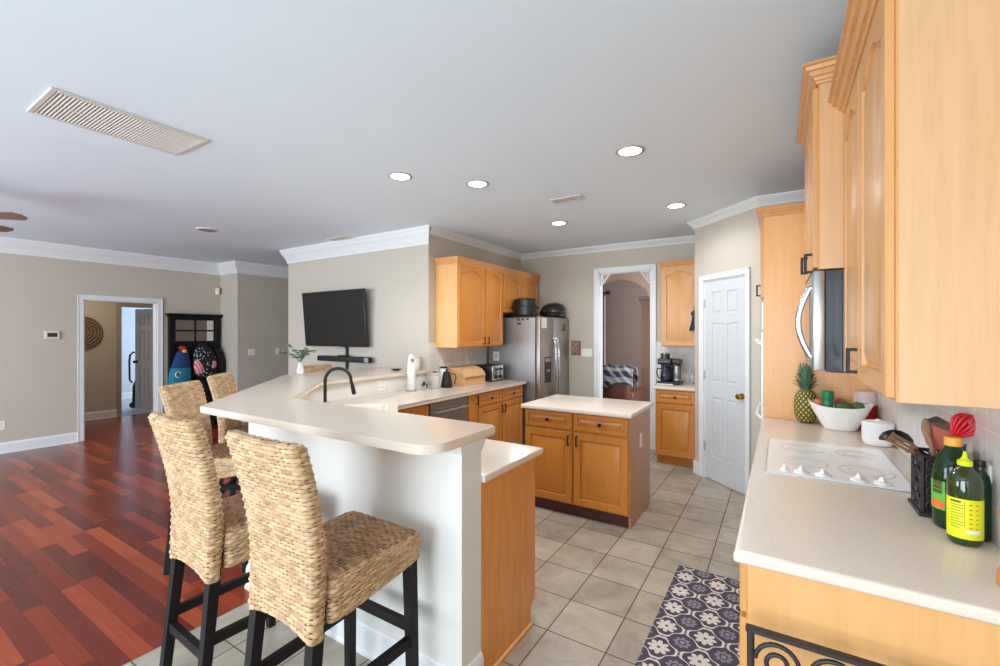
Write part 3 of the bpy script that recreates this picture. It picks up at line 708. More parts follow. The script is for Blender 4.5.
struct(m.done('trim_10', 'splash_tile'), 'pale tiled splashback above the right counter', 'splashback')
m = MB(); m.box(-3.41, -3.402, 3.885, 5.05, 0.915, 1.42)
struct(m.done('trim_11', 'splash_tile'), 'pale tiled splashback behind the bread box', 'splashback')
m = MB(); m.box(-1.37, -0.792, 6.010, 6.02, 0.915, 1.42)
struct(m.done('trim_12', 'splash_tile'), 'pale tiled splashback behind the coffee maker', 'splashback')
# near upper cabinet
cabinet('wall_cabinet', 'large maple wall cabinet with daylight tinted end panel above the utensils and bottles', (0.24, 2.285, 0), LA, 0.875, 0.304, 1.366, 2.425,
    [('door', 0.012, 0.42, 1.376, 2.405, 0.392, 1.44, 0.055), ('door', 0.435, 0.86, 1.376, 2.405, None, None, 0.055)], toe=False, crown=0.085, crown_out=0.072, ends=(False, False), panel='maple_daylit')
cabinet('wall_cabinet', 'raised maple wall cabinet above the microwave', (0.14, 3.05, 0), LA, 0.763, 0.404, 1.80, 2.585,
    [('door', 0.012, 0.372, 1.81, 2.565, 0.34, 1.87, 0.05), ('door', 0.388, 0.751, 1.81, 2.565, 0.70, 1.835, 0.05)], toe=False, crown=0.075, crown_out=0.06, panel='maple_daylit')
cabinet('wall_cabinet', 'maple wall cabinet between the microwave and the oven tower', (0.24, 3.806, 0), LA, 0.752, 0.304, 1.366, 2.41,
    [('door', 0.012, 0.368, 1.376, 2.39, 0.34, 1.44, 0.055), ('door', 0.384, 0.74, 1.376, 2.39, 0.41, 1.44, 0.055)], toe=False, crown=0.055, ends=(False, False))
# microwave
r = root('microwave', 'over the range microwave with curved steel handle', 'microwave', (0.16, 3.045, 1.371), LA)
m = MB(); m.box(0, 0.755, 0.0, 0.382, 0.0, 0.425, 0.003); m.done('body', 'oven_glass', r)
m = MB(); m.box(0.0, 0.755, -0.042, -0.001, 0.004, 0.425, 0.006, 2); m.done('door', 'steel', r, 30)
m = MB(); m.box(0.05, 0.53, -0.044, -0.041, 0.07, 0.36, 0.001); m.done('window', 'oven_glass', r)
m = MB(); pts = [(0.66, -0.042, 0.06)] + [(0.66, -0.05 - 0.042 * math.sin(PI * t / 10), 0.06 + 0.30 * t / 10) for t in range(0, 11)] + [(0.66, -0.042, 0.36)]
m.tube(pts, 0.012, 12); m.done('handle', 'chrome', r, 60)
m = MB(); m.box(0.03, 0.725, 0.02, 0.36, -0.004, 0.001, 0.001); m.done('underside_grille', 'black_plastic', r)
# oven tower
cabinet('oven_tower', 'tall maple oven cabinet at the far end of the cooktop counter', (-0.10, 4.60, 0), LA, 0.785, 0.64, 0.10, 2.40,
    [('door', 0.012, 0.385, 1.80, 2.38, None, None, 0.05), ('door', 0.40, 0.773, 1.80, 2.38, 0.74, 1.85, 0.05), ('drawer', 0.012, 0.773, 0.115, 0.40)], crown=0.065, crown_out=0.05)
r = root('wall_oven', 'white double wall oven built into the tall cabinet', 'oven', (-0.10, 4.57, 0), LA)
m = MB(); m.box(0.0, 0.72, -0.006, 0.0, 0.42, 1.77, 0.001); m.done('face', 'white_enamel', r)
for zz in ((0.44, 0.98), (1.0, 1.54)):
    m = MB(); m.box(0.004, 0.716, -0.018, -0.006, zz[0], zz[1], 0.003); o = m.done('door', 'white_enamel', r)
    m = MB(); m.cyl((0.05, -0.052, zz[1] - 0.06), (0.67, -0.052, zz[1] - 0.06), 0.009, 12)
    for x in (0.07, 0.65): m.tube([(x, -0.018, zz[1] - 0.09), (x, -0.038, zz[1] - 0.082), (x, -0.054, zz[1] - 0.055)], [0.012, 0.011, 0.010], 10)
    m.done('handle', 'white_enamel', o, 50)
    m = MB(); m.box(0.12, 0.60, -0.0195, -0.017, zz[0] + 0.08, zz[1] - 0.16); m.done('window', 'oven_glass', o)
m = MB(); m.box(0.004, 0.716, -0.015, -0.006, 1.56, 1.76, 0.003); m.done('control_panel', 'white_enamel', r)

# cooktop
r = root('cooktop', 'white glass cooktop with five knobs set in the right counter', 'cooktop', (0, 0, 0.9142))
m = MB(); m.prism([(-0.052, 2.306), (0.45, 2.306), (0.45, 3.04), (-0.052, 3.04)], 0, 0.006, 0.002, 1); m.done('glass', 'white_enamel', r)
m = MB(); m.box(-0.056, 0.454, 2.302, 3.044, 0, 0.003); m.done('rim', 'steel', r)
for x, y, rr in ((0.10, 2.56, 0.085), (0.32, 2.52, 0.095), (0.10, 2.86, 0.095), (0.32, 2.86, 0.075)):
    m = MB()
    for q in (rr, rr * 0.62):
        m.loft([[(x + s * math.cos(2 * PI * i / 40), y + s * math.sin(2 * PI * i / 40), 0.0064 + e) for i in range(40)] for s, e in ((q, 0), (q, 0.0004), (q + 0.004, 0.0004), (q + 0.004, 0))], cap=False)
    m.done('burner', 'burner_ring', r)
for i, x in enumerate((0.018, 0.080, 0.157, 0.278, 0.353)):
    s = 0.62 if i == 0 else 1.0
    m = MB(); m.lathe([(0.029 * s, 0), (0.029 * s, 0.004), (0.022 * s, 0.008), (0.014 * s, 0.011), (0.009 * s, 0.02), (0.007 * s, 0.026), (0.001, 0.028)], (x, 2.362, 0.006), 24)
    m.box(x - 0.004 * s, x + 0.004 * s, 2.362 - 0.02 * s, 2.362 + 0.02 * s, 0.014, 0.014 + 0.018 * s, 0.003)
    m.done('knob', 'white_plastic', r, 40)

# ------------------------------------------------------------------ refrigerator
r = root('refrigerator', 'side by side stainless steel refrigerator at the back of the kitchen', 'refrigerator', (-2.66, 5.07, 0), RA)
m = MB(); m.box(0, 0.93, 0, 0.72, 0.03, 1.735, 0.004); m.done('body', 'fridge_side', r)
m = MB(); m.box(0.0, 0.408, -0.07, -0.004, 0.10, 1.745, 0.012, 2); d = m.done('door', 'steel_dark', r, 30)
def fr_handle(par, x):
    m = MB(); m.tube([(x, -0.07, 0.62), (x, -0.105, 0.64), (x, -0.122, 0.80), (x, -0.128, 1.05), (x, -0.122, 1.30), (x, -0.105, 1.44), (x, -0.07, 1.46)], 0.012, 10)
    m.done('handle', 'chrome', par, 60)
fr_handle(d, 0.365)
m = MB(); m.box(0.13, 0.32, -0.073, -0.068, 0.88, 1.22, 0.003); dd = m.done('water_dispenser', 'black_plastic', d)
m = MB(); m.box(0.15, 0.30, -0.0745, -0.072, 1.155, 1.20, 0.001); m.done('dispenser_panel', 'grey_plastic', dd)
m = MB(); m.box(0.19, 0.26, -0.085, -0.072, 1.02, 1.05, 0.003); m.done('dispenser_lever', 'grey_plastic', dd)
m = MB(); m.box(0.416, 0.93, -0.07, -0.004, 0.10, 1.745, 0.012, 2); d = m.done('door', 'steel_dark', r, 30); fr_handle(d, 0.458)
m = MB(); m.box(0.0, 0.93, -0.03, 0.0, 0.03, 0.095, 0.002); m.done('kick_grille', 'black_plastic', r)
m = MB(); m.box(0.02, 0.10, -0.05, 0.05, 1.735, 1.758, 0.004); m.box(0.83, 0.91, -0.05, 0.05, 1.735, 1.758, 0.004); m.done('hinge_cover', 'black_plastic', r)
def hang(name, label, cat, mat, x0, x1, y0, y1, z0, z1, bev=0.001, group=None):
    m = MB(); m.box(x0, x1, y0, y1, z0, z1, bev); return tag(m.done(name, mat), label, cat, group)
# note and magnets on the refrigerator
r = root('paper_note', 'white paper note stuck on the freezer door', 'note', (-2.589, 5.185, 1.595))
m = MB(); m.box(0, 0.002, -0.07, 0.07, 0, 0.135); m.done('sheet', 'paper', r)
m = MB()
for i in range(4): m.box(0.002, 0.0024, -0.045, 0.025 + 0.012 * (i % 2), 0.104 - i * 0.026, 0.108 - i * 0.026)
m.done('writing', 'print_grey', r)
for (x, z, s, lab) in ((-2.93, 1.695, 0.035, 'small dark magnet, leftmost in the top row on the refrigerator side'), (-2.86, 1.70, 0.03, 'small dark magnet, middle of the top row on the refrigerator side'), (-2.79, 1.705, 0.03, 'small dark magnet, rightmost in the top row on the refrigerator side'), (-2.92, 1.645, 0.04, 'small dark magnet alone below the row on the refrigerator side')):
    hang('magnet', lab, 'magnet', 'black_plastic', x, x + s * 1.3, 5.062, 5.0695, z, z + s * 0.6, 0.002, 'magnets on the refrigerator side')
hang('magnet_clip', 'dark magnetic clip on the right refrigerator door', 'magnet', 'basket_brown', -2.589, -2.565, 5.80, 5.86, 1.56, 1.66, 0.006)

# cookware on top of the refrigerator
r = root('stock_pot', 'shiny black stacked roaster pot on the refrigerator top', 'pot', (-2.885, 5.20, 1.7605)); r.scale = (0.92, 0.92, 0.95)
m = MB(); m.lathe([(0.14, 0.0), (0.165, 0.012), (0.17, 0.12), (0.178, 0.125), (0.178, 0.135), (0.17, 0.14)], (0, 0, 0), 32, 1.0, 0.8); m.done('pot', 'black_plastic', r, 40)
m = MB(); m.lathe([(0.17, 0.14), (0.17, 0.215), (0.178, 0.22), (0.178, 0.23), (0.12, 0.248), (0.02, 0.252)], (0, 0, 0), 32, 1.0, 0.8); m.done('lid', 'black_plastic', r, 40)
for s in (-1, 1):
    m = MB(); m.tube([(0.16 * s, -0.05, 0.11), (0.215 * s, -0.04, 0.115), (0.215 * s, 0.04, 0.115), (0.16 * s, 0.05, 0.11)], 0.008, 8); m.done('handle', 'black_plastic', r, 60)
tag(MB().box(-3.02, -2.72, 5.08, 5.37, 1.7355, 1.7600, 0.004).done('baking_tray', 'black_plastic'), 'thin black tray under the stacked pot on the refrigerator top', 'tray')
r = root('covered_pan', 'black pan with tilted domed lid on the refrigerator top', 'pan', (-2.76, 5.79, 1.7595)); r.scale = (1.12, 1.12, 1.12)
m = MB(); m.lathe([(0.13, 0.0), (0.155, 0.01), (0.165, 0.055), (0.17, 0.06)], (0, 0, 0), 32); m.done('pan', 'black_plastic', r, 40)
m = MB(); m.lathe([(0.165, 0.0), (0.16, 0.02), (0.13, 0.06), (0.08, 0.088), (0.02, 0.098)], (0, 0, 0), 32); m.xf(Matrix.Translation((0.0, 0.02, 0.085)) @ Matrix.Rotation(math.radians(14), 4, 'X')); m.done('lid', 'black_plastic', r, 40)
m = MB(); m.bar((0.02, -0.165, 0.05), (0.05, -0.33, 0.06), 0.025, 0.014); m.done('handle', 'black_plastic', r)

# picture and plates on the walls
r = root('picture', 'small framed picture on the wall beside the refrigerator', 'picture', (-2.49, 6.02, 1.22))
m = MB(); m.box(-0.07, 0.07, -0.016, 0, 0, 0.20, 0.003); m.done('frame', 'basket_brown', r)
m = MB(); m.box(-0.055, 0.055, -0.018, -0.015, 0.015, 0.185); m.done('print', 'picture_art', r)
def plate(name, label, loc, rz, gangs=1, kind='switch', mat='white_plastic'):
    r = root(name, label, 'outlet' if kind == 'outlet' else 'light switch', loc, rz); W = 0.072 + 0.046 * (gangs - 1)
    m = MB(); m.box(-W / 2, W / 2, -0.006, 0, -0.058, 0.058, 0.003); m.done('cover', mat, r)
    for g in range(gangs):
        x = (g - (gangs - 1) / 2) * 0.046
        if kind == 'switch': m = MB(); m.box(x - 0.005, x + 0.005, -0.014, -0.005, -0.011, 0.011, 0.002); m.done('toggle', mat, r)
        else:
            for z in (-0.02, 0.02):
                m = MB(); m.box(x - 0.016, x + 0.016, -0.008, -0.005, z - 0.013, z + 0.013, 0.002); s = m.done('socket', mat, r)
                m = MB(); m.box(x - 0.008, x - 0.005, -0.0085, -0.0079, z - 0.005, z + 0.005); m.box(x + 0.005, x + 0.008, -0.0085, -0.0079, z - 0.005, z + 0.005); m.done('slots', 'outlet_slot', s)
    return r
plate('light_switch', 'white double switch plate between the picture and the back doorway', (-2.33, 6.02, 1.25), 0, 3)
plate('light_switch', 'white switch plate on the hall wall nearer the hall tree', (-7.795, 4.25, 1.20), RA, 2)
plate('light_switch', 'white switch plate on the hall wall nearer the television', (-7.795, 4.72, 1.20), RA, 1)
plate('outlet', 'white outlet plate low on the far left wall', (-8.36, 1.40, 0.36), RA, 1, 'outlet')
plate('outlet', 'white outlet plate on the side of the island', (-0.985, 3.765, 0.64), RA, 1, 'outlet')
plate('outlet', 'white outlet plate on the splashback near the tall white canister', (-3.402, 4.10, 1.17), RA, 1, 'outlet')
plate('outlet', 'white outlet plate on the splashback behind the toaster', (-3.402, 4.62, 1.19), RA, 1, 'outlet')
plate('outlet', 'white outlet plate on the half wall beside the sink', (-3.46, 3.20, 1.0), RA, 2, 'outlet')
r = root('thermostat', 'white wall thermostat with grey display left of the hallway doorway', 'thermostat', (-8.36, 1.865, 1.505), RA)
m = MB(); m.box(-0.075, 0.075, -0.025, 0, -0.055, 0.055, 0.006); m.done('body', 'ivory_plastic', r)
m = MB(); m.box(-0.05, 0.05, -0.027, -0.024, -0.025, 0.03, 0.002); m.done('display', 'oven_glass', r)
r = root('motion_sensor', 'small white motion sensor high in the corner above the hall tree', 'sensor', (-8.33, 3.96, 2.26), math.radians(45))
m = MB(); m.box(-0.035, 0.035, -0.045, 0, -0.06, 0.06, 0.012, 2); m.done('body', 'ivory_plastic', r, 40); m = MB(); m.box(-0.022, 0.022, -0.05, -0.044, -0.04, 0.0, 0.004); m.done('lens', 'white_plastic', r)

# ------------------------------------------------------------------ television and soundbar
TVY = 3.876
r = root('television', 'large black flat television tilted on the wall', 'television', (-4.955, TVY, 1.72))
tilt = Matrix.Translation((0, -0.10, 0)) @ Matrix.Rotation(math.radians(4.6), 4, 'X')
m = MB(); m.box(-0.62, 0.62, -0.02, 0.02, -0.365, 0.365, 0.006, 2); m.xf(tilt); m.done('housing', 'black_plastic', r, 30)
m = MB(); m.box(-0.61, 0.61, -0.022, -0.0195, -0.345, 0.357); m.xf(tilt); m.done('screen', 'screen_black', r)
m = MB(); m.box(-0.22, 0.22, -0.015, 0.0, -0.2, 0.2, 0.004); m.box(-0.04, 0.04, -0.09, -0.01, -0.12, 0.12, 0.004); m.done('wall_mount', 'black_iron', r)
m = MB(); m.box(0.05, 0.11, -0.095, -0.085, -0.383, -0.360, 0.002); m.xf(Matrix.Identity(4)); m.done('logo_tab', 'grey_plastic', r)
r = root('soundbar', 'black soundbar hanging below the television', 'soundbar', (-4.79, 3.80, 1.20))
m = MB(); m.box(-0.50, 0.50, -0.04, 0.04, -0.04, 0.03, 0.012, 2); m.done('body', 'black_matte', r, 30)
m = MB(); m.box(0.43, 0.499, -0.043, 0.03, -0.034, 0.024, 0.006); m.done('end_cap', 'grey_plastic', r)
m = MB(); m.box(-0.09, 0.09, -0.02, 0.02, 0.03, 0.045, 0.003); m.done('bracket', 'black_iron', r)
r = root('cable_post', 'thin black mounting post running below the television and soundbar', 'bracket', (-4.80, 3.85, 0.98))
m = MB(); m.box(-0.014, 0.014, -0.006, 0.024, 0, 0.44, 0.003); m.done('post', 'black_iron', r)
m = MB(); m.box(-0.05, 0.05, 0.016, 0.025, 0, 0.06, 0.003); m.done('foot_plate', 'black_iron', r)

# ------------------------------------------------------------------ ceiling fittings
for i, (x, y, lab) in enumerate(((-2.485, 2.495, 'recessed ceiling light nearest the large return vent'), (-2.077, 2.955, 'recessed ceiling light between the sink and the island'), (-0.844, 2.963, 'recessed ceiling light nearest the right wall cabinets'), (-0.837, 4.469, 'recessed ceiling light nearest the pantry door'), (-2.06, 4.49, 'recessed ceiling light nearest the refrigerator'))):
    r = root('ceiling_light', lab, 'ceiling light', (x, y, CEIL), 0, 'recessed kitchen ceiling lights')
    m = MB(); m.loft([[(q * math.cos(2 * PI * k / 36), q * math.sin(2 * PI * k / 36), z) for k in range(36)] for q, z in ((0.095, 0.0), (0.095, -0.004), (0.088, -0.008), (0.074, -0.006), (0.072, -0.002))], cap=False); m.done('trim_ring', 'ring_grey', r, 40)
    m = MB(); m.lathe([(0.073, -0.001), (0.073, -0.004), (0.045, -0.006), (0.001, -0.007)], (0, 0, 0), 32); m.done('bulb', 'lamp_glow', r, 40)
    l = bpy.data.lights.new('downlight', 'SPOT'); l.energy = (62, 62, 42, 34, 66)[i]; l.color = (0.95, 0.975, 1.0); l.spot_size = math.radians(168); l.spot_blend = 0.6; l.shadow_soft_size = 0.07
    o = bpy.data.objects.new('downlight', l); o.location = (x, y, CEIL - 0.02); COL.objects.link(o)
def register(name, label, x0, x1, y0, y1, n, along, mat='vent_paint'):
    r = root(name, label, 'vent', (x0, y0, CEIL)); W, L = x1 - x0, y1 - y0; b = 0.028
    m = MB(); m.box(0, W, 0, b, -0.012, 0, 0.004); m.box(0, W, L - b, L, -0.012, 0, 0.004); m.box(0, b, b, L - b, -0.012, 0, 0.004); m.box(W - b, W, b, L - b, -0.012, 0, 0.004); m.done('frame', mat, r)
    m = MB(); m.box(b * .6, W - b * .6, b * .6, L - b * .6, -0.002, -0.0005); m.done('duct', 'vent_dark', r)
    m = MB()
    if along == 'y':
        for i in range(n):
            y = b + (L - 2 * b) * (i + 0.5) / n; m.box(b, W - b, y - 0.0045, y + 0.0045, -0.010, -0.002, rot=Matrix.Rotation(math.radians(28), 3, 'X'))
        m.box(W / 2 - 0.004, W / 2 + 0.004, b, L - b, -0.010, -0.001)
    else:
        for i in range(n):
            x = b + (W - 2 * b) * (i + 0.5) / n; m.box(x - 0.0045, x + 0.0045, b, L - b, -0.010, -0.002, rot=Matrix.Rotation(math.radians(28), 3, 'Y'))
        m.box(b, W - b, L / 2 - 0.004, L / 2 + 0.004, -0.010, -0.001)
    m.done('louvres', mat, r)
register('return_vent', 'large white louvred return air grille on the living room ceiling', -3.46, -3.03, 0.67, 1.385, 42, 'y')
register('ceiling_vent', 'small white air register among the kitchen ceiling lights', -1.775, -1.472, 3.65, 3.79, 16, 'x')
register('ceiling_vent', 'small white air register on the ceiling before the television', -4.93, -4.58, 3.64, 3.77, 14, 'x')
r = root('ceiling_speaker', 'round flush ceiling speaker in the living room', 'speaker', (-5.67, 2.575, CEIL))
m = MB(); m.lathe([(0.11, 0), (0.11, -0.006), (0.10, -0.010), (0.02, -0.011)], (0, 0, 0), 36); m.done('rim', 'white_plastic', r, 40)
m = MB(); m.lathe([(0.09, -0.010), (0.088, -0.013), (0.01, -0.014)], (0, 0, 0), 36); m.done('grille', 'vent_dark', r, 40)
r = root('ceiling_fan', 'dark bladed ceiling fan over the living room', 'ceiling fan', (-5.6, 0.6, 2.47))
m = MB(); m.lathe([(0.001, -0.10), (0.07, -0.09), (0.10, -0.03), (0.10, 0.03), (0.05, 0.06), (0.02, 0.07)], (0, 0, 0), 28); m.done('motor', 'bronze', r, 40)
m = MB(); m.cyl((0, 0, 0.06), (0, 0, 0.25), 0.012, 12); m.lathe([(0.03, 0.21), (0.07, 0.25), (0.07, 0.273)], (0, 0, 0), 24); m.done('downrod', 'bronze', r, 40)
for i in range(4):
    a = math.radians(40.3 + 90 * i); m = MB()
    m.prism([(0.15, -0.045), (0.56, -0.065), (0.60, -0.03), (0.60, 0.03), (0.56, 0.065), (0.15, 0.045)], -0.004, 0.004, 0.002, 1)
    m.xf(Matrix.Rotation(a, 4, 'Z') @ Matrix.Rotation(math.radians(-13), 4, 'X')); m.done('blade', 'fan_wood', r)
    m = MB(); m.box(0.08, 0.2, -0.015, 0.015, -0.012, -0.004, 0.002); m.xf(Matrix.Rotation(a, 4, 'Z')); m.done('blade_arm', 'bronze', r)

# ------------------------------------------------------------------ runner mat
r_ = MB(); r_.prism(sum([fillet(p, a, b, 0.02, 4) for p, a, b in (((0, 0), (0, 1.9), (0.455, 0)), ((0.455, 0), (0, 0), (0.455, 1.9)), ((0.455, 1.9), (0.455, 0), (0, 1.9)), ((0, 1.9), (0.455, 1.9), (0, 0)))], []), 0.0, 0.010, 0.003, 1)
r_.xf(Matrix.Translation((-0.065, -1.769, 0)))
mt = r_.done('runner_mat', 'mat_pattern', loc=(-0.4985 + 0.0, 2.968 + 0.0, 0.0005)); tag(mt, 'dark grey floor mat with cream flowers before the right counter', 'mat')
# centre flower of column one sits at world (-0.4985, 2.968): object origin plus half a cell
mt.location = (-0.4985 - 0.0915, 2.968 - 0.0915, 0.0005)
for v in mt.data.vertices: v.co.x += 0.0915; v.co.y += 0.0915

# ------------------------------------------------------------------ rattan bar stools
import numpy as np
def weave_surface(name, mat, parent, rows, cols, pos, nrm_eps=1e-3, amp=0.0035, wrap=True, per=4, vper=4, cap=False):
    """pos(s,t) -> point, s in [0,1) around, t in [0,1] up; woven relief; uv counts crossings and rows"""
    nu, nv = cols * per, rows * vper
    co = []; uv = []
    for j in range(nv + 1):
        t = j / nv; rv = t * rows; ri = min(rows - 1, int(math.floor(rv + 1e-9))); fv = rv - ri
        prof = math.sin(PI * fv)
        for i in range(nu + (0 if wrap else 1)):
            s = i / nu
            p = Vector(pos(s, t)); ps = Vector(pos((s + 1e-3) if wrap else min(1, s + 1e-3), t)) - Vector(pos((s - 1e-3) if wrap else max(0, s - 1e-3), t))
            pt = Vector(pos(s, min(1, t + 1e-3))) - Vector(pos(s, max(0, t - 1e-3)))
            n = ps.cross(pt); n = n.normalized() if n.length > 1e-12 else Vector((0, 0, 1))
            h = amp * (max(prof, 0) ** 0.6 * (0.62 + 0.62 * math.sin(PI * (s * cols + ri))) - 0.4)
            co.append(p + n * h); uv.append((s * cols, rv))
    w_ = nu if wrap else nu + 1; faces = []; fuv = []
    for j in range(nv):
        for i in range(nu):
            i2 = (i + 1) % w_; q = (j * w_ + i, j * w_ + i2, (j + 1) * w_ + i2, (j + 1) * w_ + i); faces.append(q)
            eps = 1e-3; u0, u1 = i / per, (i + 1) / per; v0, v1 = j / vper + eps, (j + 1) / vper - eps
            fuv += [(u0, v0), (u1, v0), (u1, v1), (u0, v1)]
    me = bpy.data.meshes.new(name); me.from_pydata([tuple(c) for c in co], [], faces)
    ul = me.uv_layers.new(name='UVMap'); ul.data.foreach_set('uv', [q for p in fuv for q in p])
    me.polygons.foreach_set('use_smooth', [True] * len(me.polygons)); me.materials.append(MAT[mat])
    o = bpy.data.objects.new(name, me); COL.objects.link(o); o.parent = parent; return o
def rrect(s, w_, d, r):
    """point on a rounded rectangle, counter-clockwise, s in [0,1)"""
    s = s % 1.0; a, b = w_ - 2 * r, d - 2 * r; arc = PI * r / 2; L = 2 * a + 2 * b + 4 * arc; q = s * L
    segs = [('l', (-a / 2, -d / 2), (1, 0), a), ('c', (a / 2, -d / 2 + r), -PI / 2, arc), ('l', (w_ / 2, -b / 2), (0, 1), b), ('c', (a / 2, d / 2 - r), 0, arc), ('l', (a / 2, d / 2), (-1, 0), a), ('c', (-a / 2, d / 2 - r), PI / 2, arc), ('l', (-w_ / 2, b / 2), (0, -1), b), ('c', (-a / 2, -d / 2 + r), PI, arc)]
    for k_, c, e, l in segs:
        if q <= l + 1e-12:
            if k_ == 'l': return (c[0] + e[0] * q, c[1] + e[1] * q)
            an = e + q / r; return (c[0] + r * math.cos(an), c[1] + r * math.sin(an))
        q -= l
    return (-a / 2, -d / 2)
def make_stool():
    r = root('bar_stool', 'stool', 'bar stool')
    # local frame: seat faces +y, back plane near y = -0.24; origin on the floor under the seat centre
    BW, BT = 0.372, 0.062
    def back(s, t):
        z = 0.575 + t * 0.620
        cap_t = 0.955
        sc = 1.0 if t < cap_t else math.sqrt(max(0.0, 1 - ((t - cap_t) / (1 - cap_t)) ** 2)) * 0.99 + 0.01
        x, y = rrect(s, BW, BT, 0.024)
        cy = -0.214 - 0.075 * max(0, (t - 0.25) / 0.75) ** 1.5 + 0.012 * math.sin(PI * t)
        wx = 1.0 + 0.085 * t
        if t >= cap_t: y *= sc; x *= (0.94 + 0.06 * sc)
        bow = 0.018 * (1 - (2 * x / BW) ** 2) * t
        edge = max(0.0, 1 - t * 9); z -= 0.035 * edge * (abs(2 * x / BW) ** 2.2)
        return (x * wx, cy + y - bow, z)
    weave_surface('backrest', 'wicker', r, 43, 40, back, amp=0.0036)
    SW, SD = 0.43, 0.425
    def skirt(s, t):
        x, y = rrect(s, SW - 0.012 * (1 - t), SD, 0.035); q0 = (y + SD / 2) / SD; zb = 0.568 + 0.062 * q0; z = zb + t * (0.735 - zb); x *= 1 - 0.085 * (1 - q0)
        if t > 0.86: q = (t - 0.86) / 0.14; k_ = 1 - 0.06 * q * q; x *= k_; y *= k_
        e = max(0.0, 1 - t * 3); z += 0.03 * e * (1 - min(1, abs(2 * x / SW)) ** 2) * (1 if abs(y) > SD * 0.35 else 0)
        return (x, y + 0.035, z)
    weave_surface('seat_skirt', 'wicker', r, 11, 72, skirt, amp=0.0036)
    def top(s, t):
        y = (t - 0.5) * (SD - 0.012); x = (s - 0.5) * (SW - 0.012) * (1 - 0.085 * (0.5 - y / SD))
        ex = abs(2 * x / SW); ey = abs(2 * y / SD)
        z = 0.741 - 0.012 * max(0, ex - 0.8) / 0.2 - 0.012 * max(0, ey - 0.8) / 0.2 - 0.010 * math.cos(PI * x / SW) * math.cos(PI * y / SD)
        return (x, y + 0.035, z)
    weave_surface('seat', 'wicker_seat', r, 29, 20, top, amp=0.0036, wrap=False)
    m = MB(); m.box(-0.19, 0.19, -0.15, 0.215, 0.64, 0.705, 0.01); m.box(-0.15, 0.15, -0.222, -0.204, 0.62, 0.74, 0.004); m.done('inner_frame', 'black_wood', r)
    tops = {(-1, 1): (-0.178, 0.205), (1, 1): (0.178, 0.205), (-1, -1): (-0.16, -0.20), (1, -1): (0.16, -0.20)}
    bots = {(-1, 1): (-0.19, 0.215), (1, 1): (0.19, 0.215), (-1, -1): (-0.175, -0.265), (1, -1): (0.175, -0.265)}
    for k_ in tops:
        (x0, y0), (x1, y1) = tops[k_], bots[k_]
        m = MB(); m.bar((x1, y1, 0), (x0, y0, 0.66), 0.034, 0.034, 0.042, 0.042, up=(0, 1, 0)); m.done('leg', 'black_wood', r)
    def leg_at(k_, z): (x0, y0), (x1, y1) = tops[k_], bots[k_]; q = z / 0.66; return Vector((x1 + (x0 - x1) * q, y1 + (y0 - y1) * q, z))
    for a, b, z in (((-1, -1), (-1, 1), 0.31), ((1, -1), (1, 1), 0.31), ((-1, 1), (1, 1), 0.36), ((-1, -1), (1, -1), 0.26)):
        m = MB(); m.bar(leg_at(a, z), leg_at(b, z), 0.026, 0.038); m.done('stretcher', 'black_wood', r)
    return r
GS = 'rattan bar stools around the raised bar'
st = make_stool()
def place(o, x, y, rz, lab):
    o.location = (x, y, 0.001); o.rotation_euler = (0, 0, rz); tag(o, lab, 'bar stool', GS)
spots = [(-1.43, 1.105, 0.0, 'woven rattan bar stool nearest the end of the bar, its full seat showing'),
         (-2.075, 1.11, math.radians(-2), 'woven rattan bar stool second from the bar end, standing at the tile edge'),
         (-3.195, 1.568, math.radians(-52), 'woven rattan bar stool at the angled bar side before the hallway doorway'),
         (-3.695, 2.07, math.radians(-45), 'woven rattan bar stool at the angled bar side before the hall tree'),
         (-4.26, 3.22, math.radians(-90), 'woven rattan bar stool beyond the bar, only its top edge below the television')]
for i, (x, y, a, lab) in enumerate(spots):
    o = st if i == 0 else copy_tree(st); place(o, x, y, a, lab)
    if i == 4: o.scale = (1, 1, 0.975)
#OBJECTS_TAIL
# ------------------------------------------------------------------ sink and faucet
r = root('sink', 'bisque corner sink set in the counter behind the angled bar', 'sink', (SKC[0], SKC[1], 0.9142), PI * 0.75)
def rr_ring(w_, d, rad, z, n=40): return [(*rrect(i / n, w_, d, rad), z) for i in range(n)]
m = MB(); m.loft([rr_ring(0.66, 0.44, 0.06, 0.0), rr_ring(0.66, 0.44, 0.06, 0.010), rr_ring(0.645, 0.425, 0.055, 0.014), rr_ring(0.60, 0.38, 0.05, 0.014), rr_ring(0.585, 0.365, 0.05, 0.004), rr_ring(0.57, 0.35, 0.05, 0.0008)], cap=False); m.done('rim', 'sink_bisque', r, 50)
m = MB(); m.loft([rr_ring(0.57, 0.35, 0.05, 0.0008), rr_ring(0.1, 0.06, 0.02, 0.0012), rr_ring(0.02, 0.02, 0.009, 0.0012)]); m.done('basin', 'sink_bisque', r, 50)
m = MB(); m.lathe([(0.04, 0.001), (0.04, 0.003), (0.02, 0.002)], (0, 0, 0), 20); m.done('drain', 'chrome', r, 40)
r = root('faucet', 'matt black gooseneck faucet standing behind the raised bar', 'faucet', (-2.965, 2.18, 0.9145), PI / 4)
m = MB(); m.lathe([(0.028, 0), (0.028, 0.006), (0.022, 0.012), (0.02, 0.05), (0.016, 0.06)], (0, 0, 0), 20); m.done('base', 'black_matte', r, 40)
pts = [(0, 0, 0.05), (0, 0, 0.25)] + [(0.095 - 0.095 * math.cos(PI * i / 14), 0, 0.25 + 0.095 * math.sin(PI * i / 14)) for i in range(1, 14)] + [(0.19, 0, 0.25), (0.203, 0, 0.20)]
m = MB(); m.tube(pts, 0.0125, 12); m.done('spout', 'black_matte', r, 60)
m = MB(); m.tube([(0.2, 0, 0.21), (0.212, 0, 0.15), (0.214, 0, 0.14)], [0.015, 0.016, 0.013], 12); m.done('spray_head', 'black_matte', r, 50)
